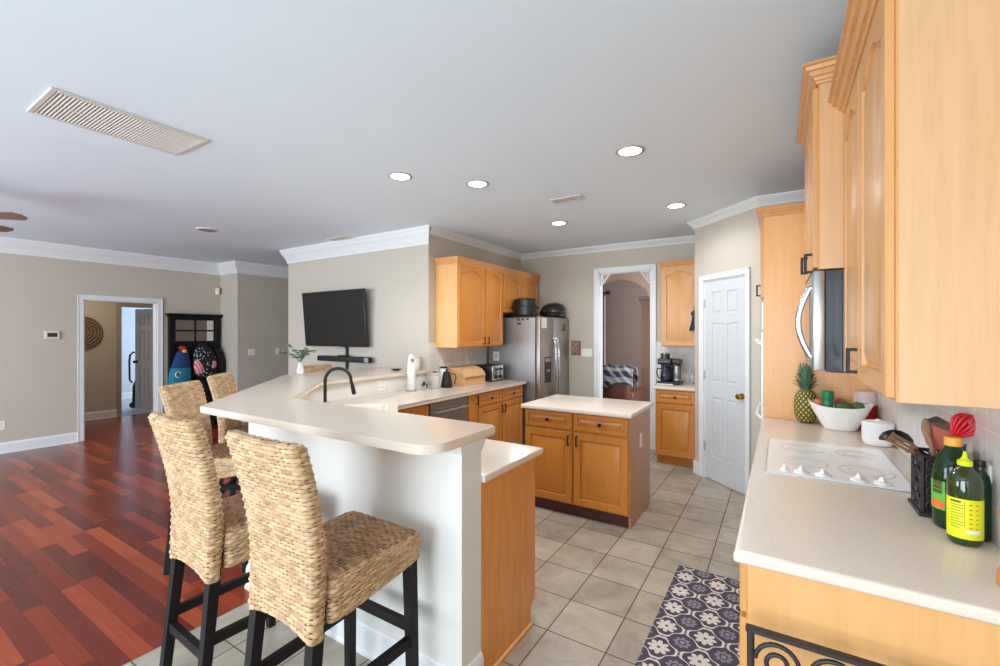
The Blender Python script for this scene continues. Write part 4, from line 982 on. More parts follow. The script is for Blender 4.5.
m = MB(); m.tube([(0.0, -0.02, 0.06), (0.02, -0.055, 0.075), (0.045, -0.09, 0.09)], [0.009, 0.008, 0.007], 10); m.done('lever', 'black_matte', r, 50)

# ------------------------------------------------------------------ things on the left counter
ZC = 0.915
r = root('storage_canister', 'tall slim white canister with rounded top on the left counter', 'canister', (-3.34, 3.52, ZC))
m = MB(); m.lathe([(0.040, 0), (0.043, 0.006), (0.043, 0.272), (0.040, 0.278)], (0, 0, 0), 28); m.done('body', 'white_plastic', r, 40)
m = MB(); m.lathe([(0.039, 0.279), (0.039, 0.285), (0.036, 0.33), (0.030, 0.36), (0.022, 0.385), (0.006, 0.395)], (0, 0, 0), 28); m.done('top', 'white_plastic', r, 40)
m = MB(); m.cyl((0.030, -0.016, 0.328), (0.040, -0.024, 0.330), 0.018, 18); m.done('dial', 'steel_dark', r, 40)
m = MB(); m.lathe([(0.055, 0), (0.055, 0.004), (0.044, 0.006)], (0, 0, 0), 28); m.done('foot_ring', 'steel_dark', r, 40)
r = root('wire_caddy', 'small black and chrome wire caddy beside the white canister', 'caddy', (-3.275, 3.665, ZC))
m = MB()
for z in (0.004, 0.045, 0.085): m.tube([(0.055 * math.cos(2 * PI * i / 20), 0.04 * math.sin(2 * PI * i / 20), z) for i in range(21)], 0.003, 6)
for i in range(8): a = 2 * PI * i / 8; m.tube([(0.055 * math.cos(a), 0.04 * math.sin(a), 0.004), (0.055 * math.cos(a), 0.04 * math.sin(a), 0.085)], 0.002, 6)
m.done('basket', 'chrome', r, 60)
for x, y, z in ((0.02, 0.01, 0.02), (-0.025, 0.0, 0.03), (0.0, -0.012, 0.055)):
    m = MB(); m.lathe([(0.004, 0), (0.018, 0.008), (0.022, 0.022), (0.012, 0.036), (0.002, 0.04)], (x, y, z), 12); m.done('scrubber', 'black_plastic', r, 50)
r = root('storage_jar', 'cream jar with a reddish lid beside the black kettle', 'jar', (-3.26, 3.81, ZC))
m = MB(); m.lathe([(0.056, 0), (0.06, 0.008), (0.062, 0.14), (0.056, 0.15)], (0, 0, 0), 28); m.done('jar', 'jar_glass_grey', r, 40)
m = MB(); m.lathe([(0.06, 0.15), (0.062, 0.154), (0.062, 0.166), (0.05, 0.172), (0.002, 0.174)], (0, 0, 0), 28); m.done('lid', 'jar_glass_grey', r, 40)
m = MB(); m.box(-0.018, 0.018, -0.018, 0.018, 0.172, 0.195, 0.006); m.done('lid_grip', 'bag_red', r)
r = root('kettle', 'small black conical kettle left of the bread box', 'kettle', (-3.215, 3.965, ZC))
m = MB(); m.lathe([(0.064, 0), (0.066, 0.01), (0.058, 0.07), (0.042, 0.15), (0.038, 0.165)], (0, 0, 0), 28); m.done('body', 'black_matte', r, 40)
m = MB(); m.lathe([(0.039, 0.165), (0.036, 0.175), (0.014, 0.182), (0.010, 0.195), (0.014, 0.205), (0.002, 0.21)], (0, 0, 0), 24); m.done('lid', 'black_matte', r, 40)
m = MB(); m.tube([(0.04, 0.03, 0.15), (0.06, 0.07, 0.15), (0.07, 0.085, 0.10), (0.062, 0.06, 0.03)], 0.007, 8); m.done('handle', 'black_matte', r, 60)
r = root('bread_box', 'pale wooden bread box with a roll top lid on the left counter', 'bread box', (-3.385, 4.16, ZC)); r.scale = (1, 0.93, 0.86)
prof = [(0, 0), (0.27, 0), (0.27, 0.10), (0.255, 0.15), (0.215, 0.195), (0.15, 0.225), (0.10, 0.23), (0, 0.23)]
for y0, y1 in ((0, 0.014), (0.456, 0.47)):
    m = MB(); m.loft([[(x, y0, z) for x, z in prof], [(x, y1, z) for x, z in prof]]); m.done('side', 'crate_wood', r, 20)
m = MB(); m.box(0.0, 0.265, 0.014, 0.456, 0, 0.012); m.box(0, 0.012, 0.014, 0.456, 0.012, 0.228); m.box(0.25, 0.264, 0.014, 0.456, 0.012, 0.105); m.done('case', 'crate_wood', r)
m = MB(); pr = [(0.275, 0.105), (0.26, 0.155), (0.22, 0.201), (0.15, 0.232), (0.10, 0.237), (0.0, 0.237), (0, 0.23), (0.10, 0.23), (0.15, 0.225), (0.215, 0.195), (0.252, 0.15), (0.265, 0.105)]
m.loft([[(x, -0.004, z) for x, z in pr], [(x, 0.474, z) for x, z in pr]]); o = m.done('roll_lid', 'crate_wood', r, 40)
m = MB(); m.box(0.268, 0.287, 0.03, 0.44, 0.10, 0.114, 0.004); m.done('lid_handle', 'utensil_wood', o)
r = root('tin', 'white tin with a dark lid squeezed behind the black kettle', 'tin', (-3.352, 4.075, ZC)); r.scale = (0.9, 0.9, 0.85)
m = MB(); m.lathe([(0.045, 0), (0.048, 0.006), (0.048, 0.235), (0.045, 0.24)], (0, 0, 0), 24); m.done('body', 'white_ceramic', r, 40)
m = MB(); m.lathe([(0.05, 0.24), (0.05, 0.256), (0.03, 0.262), (0.002, 0.263)], (0, 0, 0), 24); m.done('lid', 'bronze', r, 40)
r = root('toaster', 'chrome and black four slot toaster beside the refrigerator', 'toaster', (-3.355, 4.70, ZC)); r.scale = (1, 1.05, 1.06)
m = MB(); m.box(0.008, 0.272, 0.0, 0.25, 0.012, 0.195, 0.02, 3); m.done('shell', 'black_plastic', r, 40)
m = MB(); m.box(0.268, 0.284, 0.002, 0.248, 0.014, 0.19, 0.006, 2); m.done('end_panel', 'chrome', r, 40)
m = MB(); m.box(0.0, 0.275, 0.004, 0.246, 0, 0.014, 0.004); m.done('base', 'black_matte', r)
for y in (0.075, 0.175):
    m = MB(); m.box(0.04, 0.24, y - 0.035, y - 0.012, 0.1945, 0.197); m.box(0.04, 0.24, y + 0.012, y + 0.035, 0.1945, 0.197); m.done('slots', 'black_matte', r)['kind'] = 'stuff'
    m = MB(); m.box(0.284, 0.287, y - 0.006, y + 0.006, 0.07, 0.165); m.done('lever_track', 'black_matte', r)
    m = MB(); m.box(0.284, 0.312, y - 0.022, y + 0.022, 0.135, 0.155, 0.004); m.done('lever', 'black_plastic', r)
    m = MB(); m.cyl((0.284, y, 0.05), (0.302, y, 0.05), 0.022, 18); m.done('dial', 'black_plastic', r, 40)
r = root('paper_note', 'small white paper note on the refrigerator side above the toaster', 'note', (-3.30, 5.066, 1.16))
m = MB(); m.box(0, 0.095, 0, 0.002, 0, 0.12); m.done('sheet', 'paper', r)
m = MB()
for i in range(3): m.box(0.015, 0.075, -0.0006, 0, 0.09 - i * 0.025, 0.096 - i * 0.025)
m.done('writing', 'print_grey', r)['kind'] = 'stuff'
r = root('jug', 'small cream jug standing on the bar ledge behind the white canister', 'jug', (-3.53, 3.80, 1.111))
m = MB(); m.lathe([(0.035, 0), (0.045, 0.02), (0.048, 0.06), (0.036, 0.10), (0.03, 0.125), (0.034, 0.14)], (0, 0, 0), 24); m.done('body', 'ivory_plastic', r, 50)
m = MB(); m.tube([(0.032, -0.01, 0.125), (0.065, -0.02, 0.11), (0.068, -0.02, 0.06), (0.045, -0.012, 0.035)], 0.006, 8); m.done('handle', 'ivory_plastic', r, 60)
r = root('saucer', 'dark saucer lying on the bar ledge left of the white canister', 'saucer', (-3.66, 3.62, 1.111))
m = MB(); m.lathe([(0.03, 0), (0.035, 0.004), (0.062, 0.014), (0.064, 0.016), (0.034, 0.008), (0.001, 0.006)], (0, 0, 0), 28); m.done('dish', 'bronze', r, 40)

# vase with eucalyptus
r = root('vase', 'small clear vase of eucalyptus sprigs at the bar corner', 'vase', (-4.13, 2.745, 1.111))
m = MB(); m.lathe([(0.028, 0), (0.034, 0.006), (0.036, 0.05), (0.022, 0.10), (0.024, 0.125), (0.020, 0.123), (0.019, 0.10), (0.031, 0.05), (0.028, 0.012), (0.001, 0.010)], (0, 0, 0), 24, cap=False); m.done('vessel', 'clear_plastic', r, 40)
rnd_ = random.Random(3)
ms, ml, mb = MB(), MB(), MB()
for sidx in range(13):
    a = rnd_.uniform(0, 2 * PI); rt = math.cos(a - TH); L = rnd_.uniform(0.18, 0.30) * (0.8 if rt > 0.2 else 1.0); out = rnd_.uniform(0.08, 0.26) * (0.45 if rt > 0.2 else 1.0); pink = (math.cos(a - TH) > 0.25) and sidx % 2 == 0
    P_ = [Vector((0, 0, 0.09)), Vector((0.3 * out * math.cos(a), 0.3 * out * math.sin(a), 0.09 + L * 0.45)), Vector((out * math.cos(a), out * math.sin(a), 0.09 + L * 0.72)), Vector((1.35 * out * math.cos(a), 1.35 * out * math.sin(a), 0.08 + L * 0.78))]
    ms.tube(P_, 0.0016, 5)
    for q in range(9):
        t = 0.3 + 0.7 * q / 8; seg = min(2, int(t * 3)); p = P_[seg].lerp(P_[seg + 1], t * 3 - seg)
        for sd in (-1, 1):
            d = Vector((rnd_.uniform(-1, 1), rnd_.uniform(-1, 1), rnd_.uniform(-0.4, 0.5))).normalized(); e = d.cross(Vector((0, 0, 1))).normalized(); R_ = rnd_.uniform(0.012, 0.021); nrm = d.cross(e) * 0.004
            c = p + d * R_ * 1.1
            (mb if pink else ml).loft([[c + (d * math.cos(2 * PI * i / 8) + e * 0.8 * math.sin(2 * PI * i / 8)) * R_ + nrm * (abs(math.cos(2 * PI * i / 8)))] * 1 and [c + (d * math.cos(2 * PI * i / 8) + e * 0.8 * math.sin(2 * PI * i / 8)) * R_ + nrm * k_ for i in range(8)] for k_ in (-0.1, 0.1)])
ms.done('stems', 'stem_green', r, 50); ml.done('foliage', 'leaf_green', r, 40); o = mb.done('blush_foliage', 'leaf_blush', r, 40); o['label'] = 'pale blush leaves'

# ------------------------------------------------------------------ coffee maker
r = root('coffee_maker', 'black dual coffee maker with glass carafe on the corner counter', 'coffee maker', (-1.255, 5.56, ZC)); r.scale = (0.96, 1, 0.93)
m = MB(); m.box(0.0, 0.27, 0.0, 0.22, 0.012, 0.04, 0.006); m.done('base', 'black_plastic', r)
m = MB(); m.box(0.0, 0.19, -0.02, 0.20, 0.0, 0.012, 0.003); o = m.done('tray', 'white_plastic', r); o['label'] = 'white tray'
m = MB(); m.box(0.01, 0.155, 0.14, 0.22, 0.04, 0.30, 0.008); m.done('tower', 'black_plastic', r)
m = MB(); m.box(0.0, 0.165, 0.0, 0.22, 0.255, 0.335, 0.012, 2); o = m.done('brew_head', 'black_plastic', r, 40)
for i in range(4):
    m = MB(); m.cyl((0.03 + 0.03 * i, 0.0, 0.295), (0.03 + 0.03 * i, -0.006, 0.295), 0.008, 12); m.done('button', 'grey_plastic', o, 40)
m = MB(); m.lathe([(0.055, 0.335), (0.058, 0.34), (0.058, 0.385), (0.062, 0.39), (0.062, 0.40), (0.02, 0.408), (0.002, 0.408)], (0.075, 0.10, 0), 28); m.done('hopper', 'chrome', r, 40)
m = MB(); m.lathe([(0.05, 0.042), (0.062, 0.06), (0.066, 0.11), (0.056, 0.17), (0.045, 0.20), (0.047, 0.21)], (0.085, 0.07, 0), 28); o = m.done('carafe', 'oven_glass', r, 40)
m = MB(); m.lathe([(0.048, 0.21), (0.05, 0.215), (0.045, 0.232), (0.002, 0.236)], (0.085, 0.07, 0), 24); m.done('lid', 'black_plastic', o, 40)
m = MB(); m.tube([(0.04, 0.04, 0.20), (0.0, 0.01, 0.205), (-0.008, 0.005, 0.15), (0.01, 0.02, 0.08), (0.03, 0.035, 0.075)], 0.008, 8); m.done('handle', 'black_plastic', o, 60)
m = MB(); m.lathe([(0.044, 0.042), (0.05, 0.05), (0.05, 0.075), (0.046, 0.08)], (0.218, 0.09, 0), 24); m.done('heating_ring', 'steel', r, 40)
m = MB(); m.lathe([(0.043, 0.08), (0.05, 0.10), (0.05, 0.19), (0.042, 0.225), (0.042, 0.24)], (0.218, 0.09, 0), 24); m.done('water_tank', 'steel_dark', r, 40)
m = MB(); m.box(0.17, 0.265, 0.03, 0.20, 0.255, 0.325, 0.01, 2); m.done('single_serve_head', 'black_plastic', r, 40)
m = MB(); m.box(0.19, 0.25, 0.15, 0.20, 0.04, 0.26, 0.006); m.done('rear_column', 'black_plastic', r)
r = root('glass_tumbler', 'clear glass tumbler behind the coffee maker on the corner counter', 'glass', (-0.90, 5.80, ZC))
m = MB(); m.lathe([(0.03, 0), (0.038, 0.12), (0.036, 0.12), (0.028, 0.006), (0.001, 0.006)], (0, 0, 0), 24, cap=False); m.done('glass', 'glass_clear', r, 50)
r = root('hanging_ornament', 'dark bell shaped cloth ornament hanging on the narrow wall cabinet', 'ornament', (-0.86, 5.68, 1.56))
m = MB(); m.loft([[(x * s, -0.018 * k_, z) for x, k_ in ((-1, 0), (-0.6, 1), (0.6, 1), (1, 0), (0.6, -0.2), (-0.6, -0.2))] for s, z in ((0.062, 0.0), (0.055, 0.012), (0.040, 0.06), (0.028, 0.13), (0.022, 0.175), (0.034, 0.19), (0.038, 0.215), (0.018, 0.235))]); m.done('bell', 'bronze', r, 50)
m = MB(); m.tube([(0, -0.004, 0.23), (0, -0.004, 0.29)], 0.003, 6); m.done('loop', 'bronze', r, 50)

# ------------------------------------------------------------------ things on the right counter
r = root('fruit_bowl', 'white boat shaped bowl of produce at the far end of the right counter', 'bowl', (0.326, 3.59, ZC))
def bowl_ring(a, b, z, lift=0.0, n=48): return [(a * math.copysign(abs(math.cos(2 * PI * i / n)) ** 0.92, math.cos(2 * PI * i / n)), b * math.sin(2 * PI * i / n), z + lift * abs(math.cos(2 * PI * i / n)) ** 3) for i in range(n)]
m = MB(); m.loft([bowl_ring(0.10, 0.07, 0.0), bowl_ring(0.105, 0.074, 0.006), bowl_ring(0.135, 0.092, 0.05, 0.002), bowl_ring(0.172, 0.116, 0.10, 0.010), bowl_ring(0.205, 0.134, 0.142, 0.03), bowl_ring(0.207, 0.135, 0.147, 0.03), bowl_ring(0.200, 0.130, 0.147, 0.03), bowl_ring(0.165, 0.110, 0.10, 0.010), bowl_ring(0.128, 0.086, 0.052), bowl_ring(0.09, 0.06, 0.012)]); m.xf(Matrix.Diagonal((0.83, 0.83, 1, 1))); m.done('bowl', 'white_ceramic', r, 50)
def fruit(name, label, cat, mat, loc, rx, ry, rz, rot=(0, 0, 0), stem=True, group=None, dip=0.12):
    r = root(name, label, cat, loc, 0, group); prof = []
    for i in range(13):
        a = -PI / 2 + PI * i / 12; prof.append((math.cos(a), math.sin(a) - (dip if i == 12 else 0)))
    m = MB(); m.lathe([(p, q) for p, q in prof], (0, 0, 0), 20); M4 = Matrix.Rotation(rot[2], 4, 'Z') @ Matrix.Rotation(rot[1], 4, 'Y') @ Matrix.Rotation(rot[0], 4, 'X') @ Matrix.Diagonal((rx, ry, rz, 1)); m.xf(M4); m.done('flesh', mat, r, 60)
    if stem:
        m = MB(); m.tube([(0, 0, 0.9 * rz), (0.004, 0, 1.15 * rz)], 0.004, 6); m.xf(Matrix.Rotation(rot[2], 4, 'Z') @ Matrix.Rotation(rot[1], 4, 'Y')); m.done('stem', 'stem_green', r, 50)
    return r
fruit('peach', 'orange peach at the left end of the white bowl', 'fruit', 'peach_peel', (0.212, 3.585, ZC + 0.158), 0.030, 0.030, 0.030, group=None)
fruit('avocado', 'dark green avocado lying in the middle of the white bowl', 'fruit', 'green_peel', (0.345, 3.575, ZC + 0.142), 0.052, 0.034, 0.036, (0, 0.1, 0.3), dip=0)
fruit('avocado', 'dark green avocado toward the right end of the white bowl', 'fruit', 'green_peel', (0.415, 3.60, ZC + 0.148), 0.040, 0.030, 0.030, (0, -0.1, -0.3), dip=0)
fruit('onion', 'reddish brown onion behind the avocados in the white bowl', 'vegetable', 'onion_peel', (0.335, 3.655, ZC + 0.155), 0.036, 0.036, 0.034)
r = root('plastic_jar', 'green capped plastic jar standing in the white bowl', 'jar', (0.262, 3.58, ZC + 0.080))
m = MB(); m.lathe([(0.026, 0), (0.03, 0.006), (0.03, 0.10), (0.028, 0.105)], (0, 0, 0), 24); m.done('body', 'green_plastic', r, 40)
m = MB(); m.lathe([(0.032, 0.105), (0.033, 0.11), (0.033, 0.158), (0.030, 0.163), (0.002, 0.164)], (0, 0, 0), 30); m.done('cap', 'green_plastic', r, 30)
r = root('red_container', 'red container with clear domed lid behind the white bowl', 'container', (0.470, 3.738, ZC))
m = MB(); m.lathe([(0.046, 0), (0.05, 0.006), (0.060, 0.125), (0.062, 0.145), (0.064, 0.15)], (0, 0, 0), 28); m.done('cup', 'red_plastic', r, 40)
m = MB(); m.lathe([(0.065, 0.148), (0.066, 0.156), (0.060, 0.19), (0.054, 0.235), (0.02, 0.243), (0.001, 0.244)], (0, 0, 0), 28, cap=False); m.done('clear_lid', 'clear_plastic', r, 40)
# pineapple
r = root('pineapple', 'whole pineapple with grey green crown against the oven tower panel', 'pineapple', (0.150, 3.735, ZC))
n = 28; prof = [(0.030, 0.0), (0.048, 0.012), (0.058, 0.05), (0.062, 0.10), (0.058, 0.155), (0.045, 0.19), (0.025, 0.205)]
m = MB(); m.lathe(prof, (0, 0, 0), n); o = m.done('body', 'pineapple_skin', r, 60); r.scale = (1.12, 1.12, 1.1)
ul = o.data.uv_layers.new(name='UVMap')
for pl in o.data.polygons:
    cs = []
    for li in pl.loop_indices:
        v = o.data.vertices[o.data.loops[li].vertex_index].co; cs.append([li, (math.atan2(v.y, v.x) / (2 * PI)) % 1.0, v.z / 0.205])
    if max(c[1] for c in cs) - min(c[1] for c in cs) > 0.5:
        for c in cs:
            if c[1] < 0.5: c[1] += 1.0
    for li, u, v in cs: ul.data[li].uv = (u * 14 / 13, v * 12 / 14)
m = MB(); rnd_ = random.Random(5)
for lay in range(7):
    for i in range(9):
        a = 2 * PI * (i + 0.5 * (lay % 2)) / 9 + rnd_.uniform(-.15, .15); L = 0.06 + 0.018 * lay; z0 = 0.195 + 0.008 * lay; sp = 0.052 - 0.0065 * lay
        d = Vector((math.cos(a), math.sin(a), 0)); e = Vector((-math.sin(a), math.cos(a), 0)); rg = []
        for q, wd in ((0, 0.010), (0.4, 0.010), (0.75, 0.006), (1.0, 0.0006)):
            p = d * (0.016 + sp * q ** 1.4) + Vector((0, 0, z0 + L * (q - 0.22 * q * q)))
            rg.append([p - e * wd, p + Vector((0, 0, 0.0)) - d * 0.003, p + e * wd, p + d * 0.003])
        m.loft(rg)
m.done('crown', 'pineapple_leaf', r, 50)
# white crock
r = root('crock', 'small white lidded crock beside the far end of the cooktop', 'crock', (0.459, 3.20, ZC)); r.scale = (0.84, 0.84, 1.0)
m = MB(); m.lathe([(0.07, 0), (0.078, 0.006), (0.084, 0.03), (0.085, 0.105), (0.087, 0.11), (0.087, 0.118), (0.082, 0.12)], (0, 0, 0), 36); m.done('pot', 'white_ceramic', r, 40)
m = MB(); m.lathe([(0.083, 0.12), (0.08, 0.126), (0.04, 0.132), (0.015, 0.134), (0.012, 0.14), (0.002, 0.142)], (0, 0, 0), 36); m.done('lid', 'white_ceramic', r, 40)
# wrought utensil holder with its utensils
UX, UY = 0.462, 2.105
r = root('utensil_holder', 'black openwork metal utensil holder beside the oil bottles', 'utensil holder', (UX, UY, ZC))
m = MB(); m.box(-0.066, 0.066, -0.08, 0.08, 0, 0.012, 0.003); m.done('base', 'black_iron', r)
def scroll_side(mm, c, ux, L, z0, z1):
    """four bars and a scroll lattice on one side"""
    c, ux = Vector(c), Vector(ux)
    for s in (-1, 1): mm.tube([c + ux * s * L / 2 + Vector((0, 0, z0)), c + ux * s * L / 2 + Vector((0, 0, z1))], 0.005, 6)
    for z in (z0, z1): mm.tube([c - ux * L / 2 + Vector((0, 0, z)), c + ux * L / 2 + Vector((0, 0, z))], 0.005, 6)
    nz = 4; hz = (z1 - z0) / nz; nx = 2 if L < 0.12 else 3; wx = L / nx
    for i in range(nz):
        for j in range(nx):
            cc = c + ux * (-L / 2 + wx * (j + 0.5)) + Vector((0, 0, z0 + hz * (i + 0.5))); pts = []
            for q in range(19):
                a = 2 * PI * q / 12 * (1 if (i + j) % 2 else -1); rr = (0.46 - 0.018 * q) 
                pts.append(cc + ux * wx * rr * math.cos(a) + Vector((0, 0, hz * rr * math.sin(a))))
            mm.tube(pts, 0.0038, 5)
for nm, c, u, L in (('near_panel', (0, -0.068, 0), (1, 0, 0), 0.104), ('far_panel', (0, 0.068, 0), (1, 0, 0), 0.104), ('front_panel', (-0.053, 0, 0), (0, 1, 0), 0.134), ('back_panel', (0.053, 0, 0), (0, 1, 0), 0.134)):
    m = MB(); scroll_side(m, c, u, L, 0.014, 0.20); m.done(nm, 'black_iron', r, 60)
m = MB(); m.box(-0.047, 0.047, -0.062, 0.062, 0.013, 0.185); m.done('liner', 'black_matte', r)
def utensil(name, label, mat_h, pts, rad=0.006):
    r = root(name, label, 'utensil', pts[0]); b0 = Vector(pts[0]); m = MB(); m.tube([Vector(p) - b0 for p in pts], rad, 8); m.done('handle', mat_h, r, 60); return r, b0
def blade(par, mat, c, ex, ey, L, W, T, name, ring=None, slots=0):
    """flat head: outline in the ex/ey plane"""
    c, ex, ey = Vector(c), Vector(ex).normalized(), Vector(ey).normalized(); ez = ex.cross(ey).normalized(); m = MB()
    out = ring or [(0, -.22), (.25, -.42), (.9, -.5), (1, -.42), (1, .42), (.9, .5), (.25, .42), (0, .22)]
    if not slots:
        m.loft([[c + ex * x * L + ey * y * W + ez * k_ for x, y in out] for k_ in (-T / 2, T / 2)])
    else:
        m.bar(c, c + ex * 0.25 * L, W * .5, T, W, T, up=ez); m.bar(c + ex * 0.9 * L, c + ex * L, W, T, up=ez)
        for i in range(slots + 1): y = -0.5 + (i + 0.5) / (slots + 1); m.bar(c + ex * 0.24 * L + ey * y * W, c + ex * 0.92 * L + ey * y * W, W / (2 * slots + 1), T, up=ez)
    return m.done(name, mat, par, 40)
RT = ZC + 0.19
u_, b0 = utensil('ladle', 'black ladle leaning furthest left out of the utensil holder', 'black_plastic', [(UX - 0.02, UY + 0.05, RT - 0.01), (UX - 0.045, UY + 0.10, RT + 0.012)])
m = MB(); m.lathe([(0.052, 0.0), (0.05, 0.012), (0.038, 0.03), (0.018, 0.041), (0.002, 0.044)], (0, 0, 0), 24); m.xf(Matrix.Translation(Vector((UX - 0.083, UY + 0.165, RT + 0.010)) - b0) @ Matrix.Rotation(math.radians(-8), 4, 'X')); m.done('bowl', 'black_plastic', u_, 50)
u_, b0 = utensil('slotted_turner', 'brown slotted turner leaning left out of the utensil holder', 'utensil_wood', [(UX - 0.035, UY + 0.0, RT - 0.012), (UX - 0.05, UY + 0.03, RT + 0.008)])
blade(u_, 'utensil_wood', Vector((UX - 0.05, UY + 0.028, RT + 0.006)) - b0, (-0.85, 0.2, 0.5), (-0.448, -0.779, -0.45), 0.085, 0.060, 0.004, 'slotted_head', slots=2)
u_, b0 = utensil('wooden_spoon', 'dark wooden spoon standing in the middle of the utensil holder', 'utensil_wood', [(UX - 0.01, UY - 0.01, RT - 0.01), (UX - 0.016, UY + 0.03, RT + 0.06)], 0.008)
m = MB(); m.lathe([(0.3, -1), (0.75, -0.6), (1, 0), (0.8, 0.6), (0.3, 1.0)], (0, 0, 0), 16); m.xf(Matrix.Translation(Vector((UX - 0.02, UY + 0.045, RT + 0.085)) - b0) @ Matrix.Rotation(math.radians(-24), 4, 'X') @ Matrix.Diagonal((0.015, 0.010, 0.040, 1))); m.done('head', 'utensil_wood', u_, 50)
u_, b0 = utensil('spatula', 'terracotta coloured spatula behind the wooden spoon', 'black_plastic', [(UX + 0.005, UY + 0.01, RT - 0.003), (UX + 0.007, UY + 0.02, RT + 0.02)])
blade(u_, 'terracotta', Vector((UX + 0.012, UY + 0.025, RT + 0.015)) - b0, (-0.05, 0.20, 0.85), (0.85, -0.5, 0.12), 0.095, 0.085, 0.006, 'head')
u_, b0 = utensil('steel_turner', 'steel turner with upturned blade at the back of the utensil holder', 'chrome', [(UX + 0.03, UY + 0.03, RT - 0.01), (UX + 0.03, UY + 0.05, RT + 0.105)], 0.004)
blade(u_, 'steel', Vector((UX + 0.035, UY - 0.01, RT + 0.10)) - b0, (-0.32, 0.9, 0.16), (0.8, 0.3, 0.4), 0.11, 0.045, 0.002, 'blade')
u_, b0 = utensil('whisk', 'red silicone balloon whisk at the right of the utensil holder', 'chrome', [(UX + 0.02, UY - 0.035, RT - 0.01), (UX + 0.02, UY - 0.05, RT + 0.075)], 0.006)
m = MB()
for i in range(8):
    a = PI * i / 8; ca, sa = math.cos(a), math.sin(a); pts = []
    for q in range(17):
        t = -1 + 2 * q / 16; rr = 0.036 * (1 - abs(t) ** 2.2) ** 0.5 * 1.0 if abs(t) < 1 else 0; h = 0.095 * (1 - abs(t) ** 1.6); pts.append((ca * 0.036 * math.sin(t * PI / 1.0) * (0.55 + 0.45 * (1 - abs(t))) * 1.25, sa * 0.036 * math.sin(t * PI / 1.0) * (0.55 + 0.45 * (1 - abs(t))) * 1.25, h))
    m.tube(pts, 0.0042, 6)
m.xf(Matrix.Translation(Vector((UX + 0.02, UY - 0.05, RT + 0.07)) - b0) @ Matrix.Rotation(math.radians(34), 4, 'Y') @ Matrix.Rotation(math.radians(-6), 4, 'X') @ Matrix.Diagonal((1, 1, 1.05, 1))); m.done('balloon', 'red_silicone', u_, 60)
m = MB(); m.lathe([(0.010, 0), (0.014, 0.012), (0.011, 0.03)], (0, 0, 0), 14); m.xf(Matrix.Translation(Vector((UX + 0.014, UY - 0.05, RT + 0.060)) - b0) @ Matrix.Rotation(math.radians(34), 4, 'Y')); m.done('ferrule', 'red_silicone', u_, 40)
u_, b0 = utensil('teal_spatula', 'teal spatula at the right end of the utensil holder', 'clear_plastic', [(UX + 0.035, UY - 0.05, RT - 0.01), (UX + 0.04, UY - 0.075, RT + 0.012)])
blade(u_, 'bag_teal', Vector((UX + 0.04, UY - 0.075, RT + 0.01)) - b0, (0.05, -0.2, 0.9), (0.4, 0.8, 0.15), 0.055, 0.035, 0.005, 'head')
r = root('chopping_board', 'narrow white chopping board leaning on the splashback behind the bottles', 'board', (0.5245, 1.97, ZC))
m = MB(); m.box(-0.005, 0.005, -0.075, 0.0, 0, 0.225, 0.004); m.xf(Matrix.Rotation(math.radians(1.5), 4, 'Y')); m.done('board', 'white_plastic', r)

# bottles
def flat_bottle(name, label, loc, rz, prof, sy, mat, cat='bottle'):
    r = root(name, label, cat, loc, rz); m = MB(); m.lathe(prof, (0, 0, 0), 36, 1.0, sy); o = m.done('glass', mat, r, 50); return r, o
BXY = (0.462, 1.842)
r, o = flat_bottle('oil_bottle', 'large olive oil bottle with bright yellow label and pour cap', (*BXY, ZC), 0.55, [(0.034, 0), (0.038, 0.006), (0.0393, 0.016), (0.0393, 0.178), (0.037, 0.198), (0.031, 0.214), (0.022, 0.226), (0.016, 0.236), (0.014, 0.245)], 0.9, 'glass_green')
m = MB(); m.loft([[(0.0398 * math.cos(a), 0.0398 * 0.9 * math.sin(a), z) for a in [2 * PI * i / 48 for i in range(48)]] for z in (0.022, 0.142)], cap=False); lab = m.done('label', 'label_yellow', r, 60)
def lab_strip(mm, a0, a1, z0, z1, rad=0.0402, sy=0.9, n=6):
    mm.loft([[(rad * math.cos(a0 + (a1 - a0) * i / n), rad * sy * math.sin(a0 + (a1 - a0) * i / n), z) for i in range(n + 1)] for z in (z0, z1)], cap=False, closed=False)
m = MB(); av = -2.366
for i in range(9): lab_strip(m, av - 0.80, av - 0.02 - 0.2 * (i % 3 == 2), 0.122 - i * 0.0085, 0.1237 - i * 0.0085)
lab_strip(m, av - 0.8, av - 0.15, 0.130, 0.1355); lab_strip(m, av + 0.02, av + 0.04, 0.06, 0.136)
o = m.done('printing', 'print_dark', lab, 60); o['kind'] = 'stuff'
m = MB()
for i in range(6): lab_strip(m, av + 0.28, av + 0.45, 0.125 - i * 0.014, 0.1285 - i * 0.014); lab_strip(m, av + 0.65, av + 0.78, 0.125 - i * 0.014, 0.128 - i * 0.014)
o = m.done('red_printing', 'print_red', lab, 60); o['kind'] = 'stuff'
m = MB(); lab_strip(m, av + 0.12, av + 0.95, 0.040, 0.050); m.done('white_strip', 'paper', lab, 60)
m = MB(); m.lathe([(0.0155, 0.238), (0.0165, 0.241), (0.0165, 0.252), (0.011, 0.256), (0.006, 0.264), (0.0035, 0.280), (0.0015, 0.282)], (0, 0, 0), 24); m.done('pour_cap', 'yellow_plastic', r, 40); r.scale = (1.03, 1.03, 0.955)
r, o = flat_bottle('oil_jug', 'large green oil jug with an orange cap behind the olive oil', (0.466, 1.965, ZC), 0.25, [(0.043, 0), (0.049, 0.008), (0.050, 0.03), (0.050, 0.155), (0.046, 0.195), (0.034, 0.232), (0.021, 0.252), (0.018, 0.266)], 0.95, 'glass_deep_green')
m = MB(); m.lathe([(0.0205, 0.260), (0.0215, 0.264), (0.0215, 0.283), (0.019, 0.287), (0.002, 0.288)], (0, 0, 0), 24); m.done('cap', 'orange_plastic', r, 40)
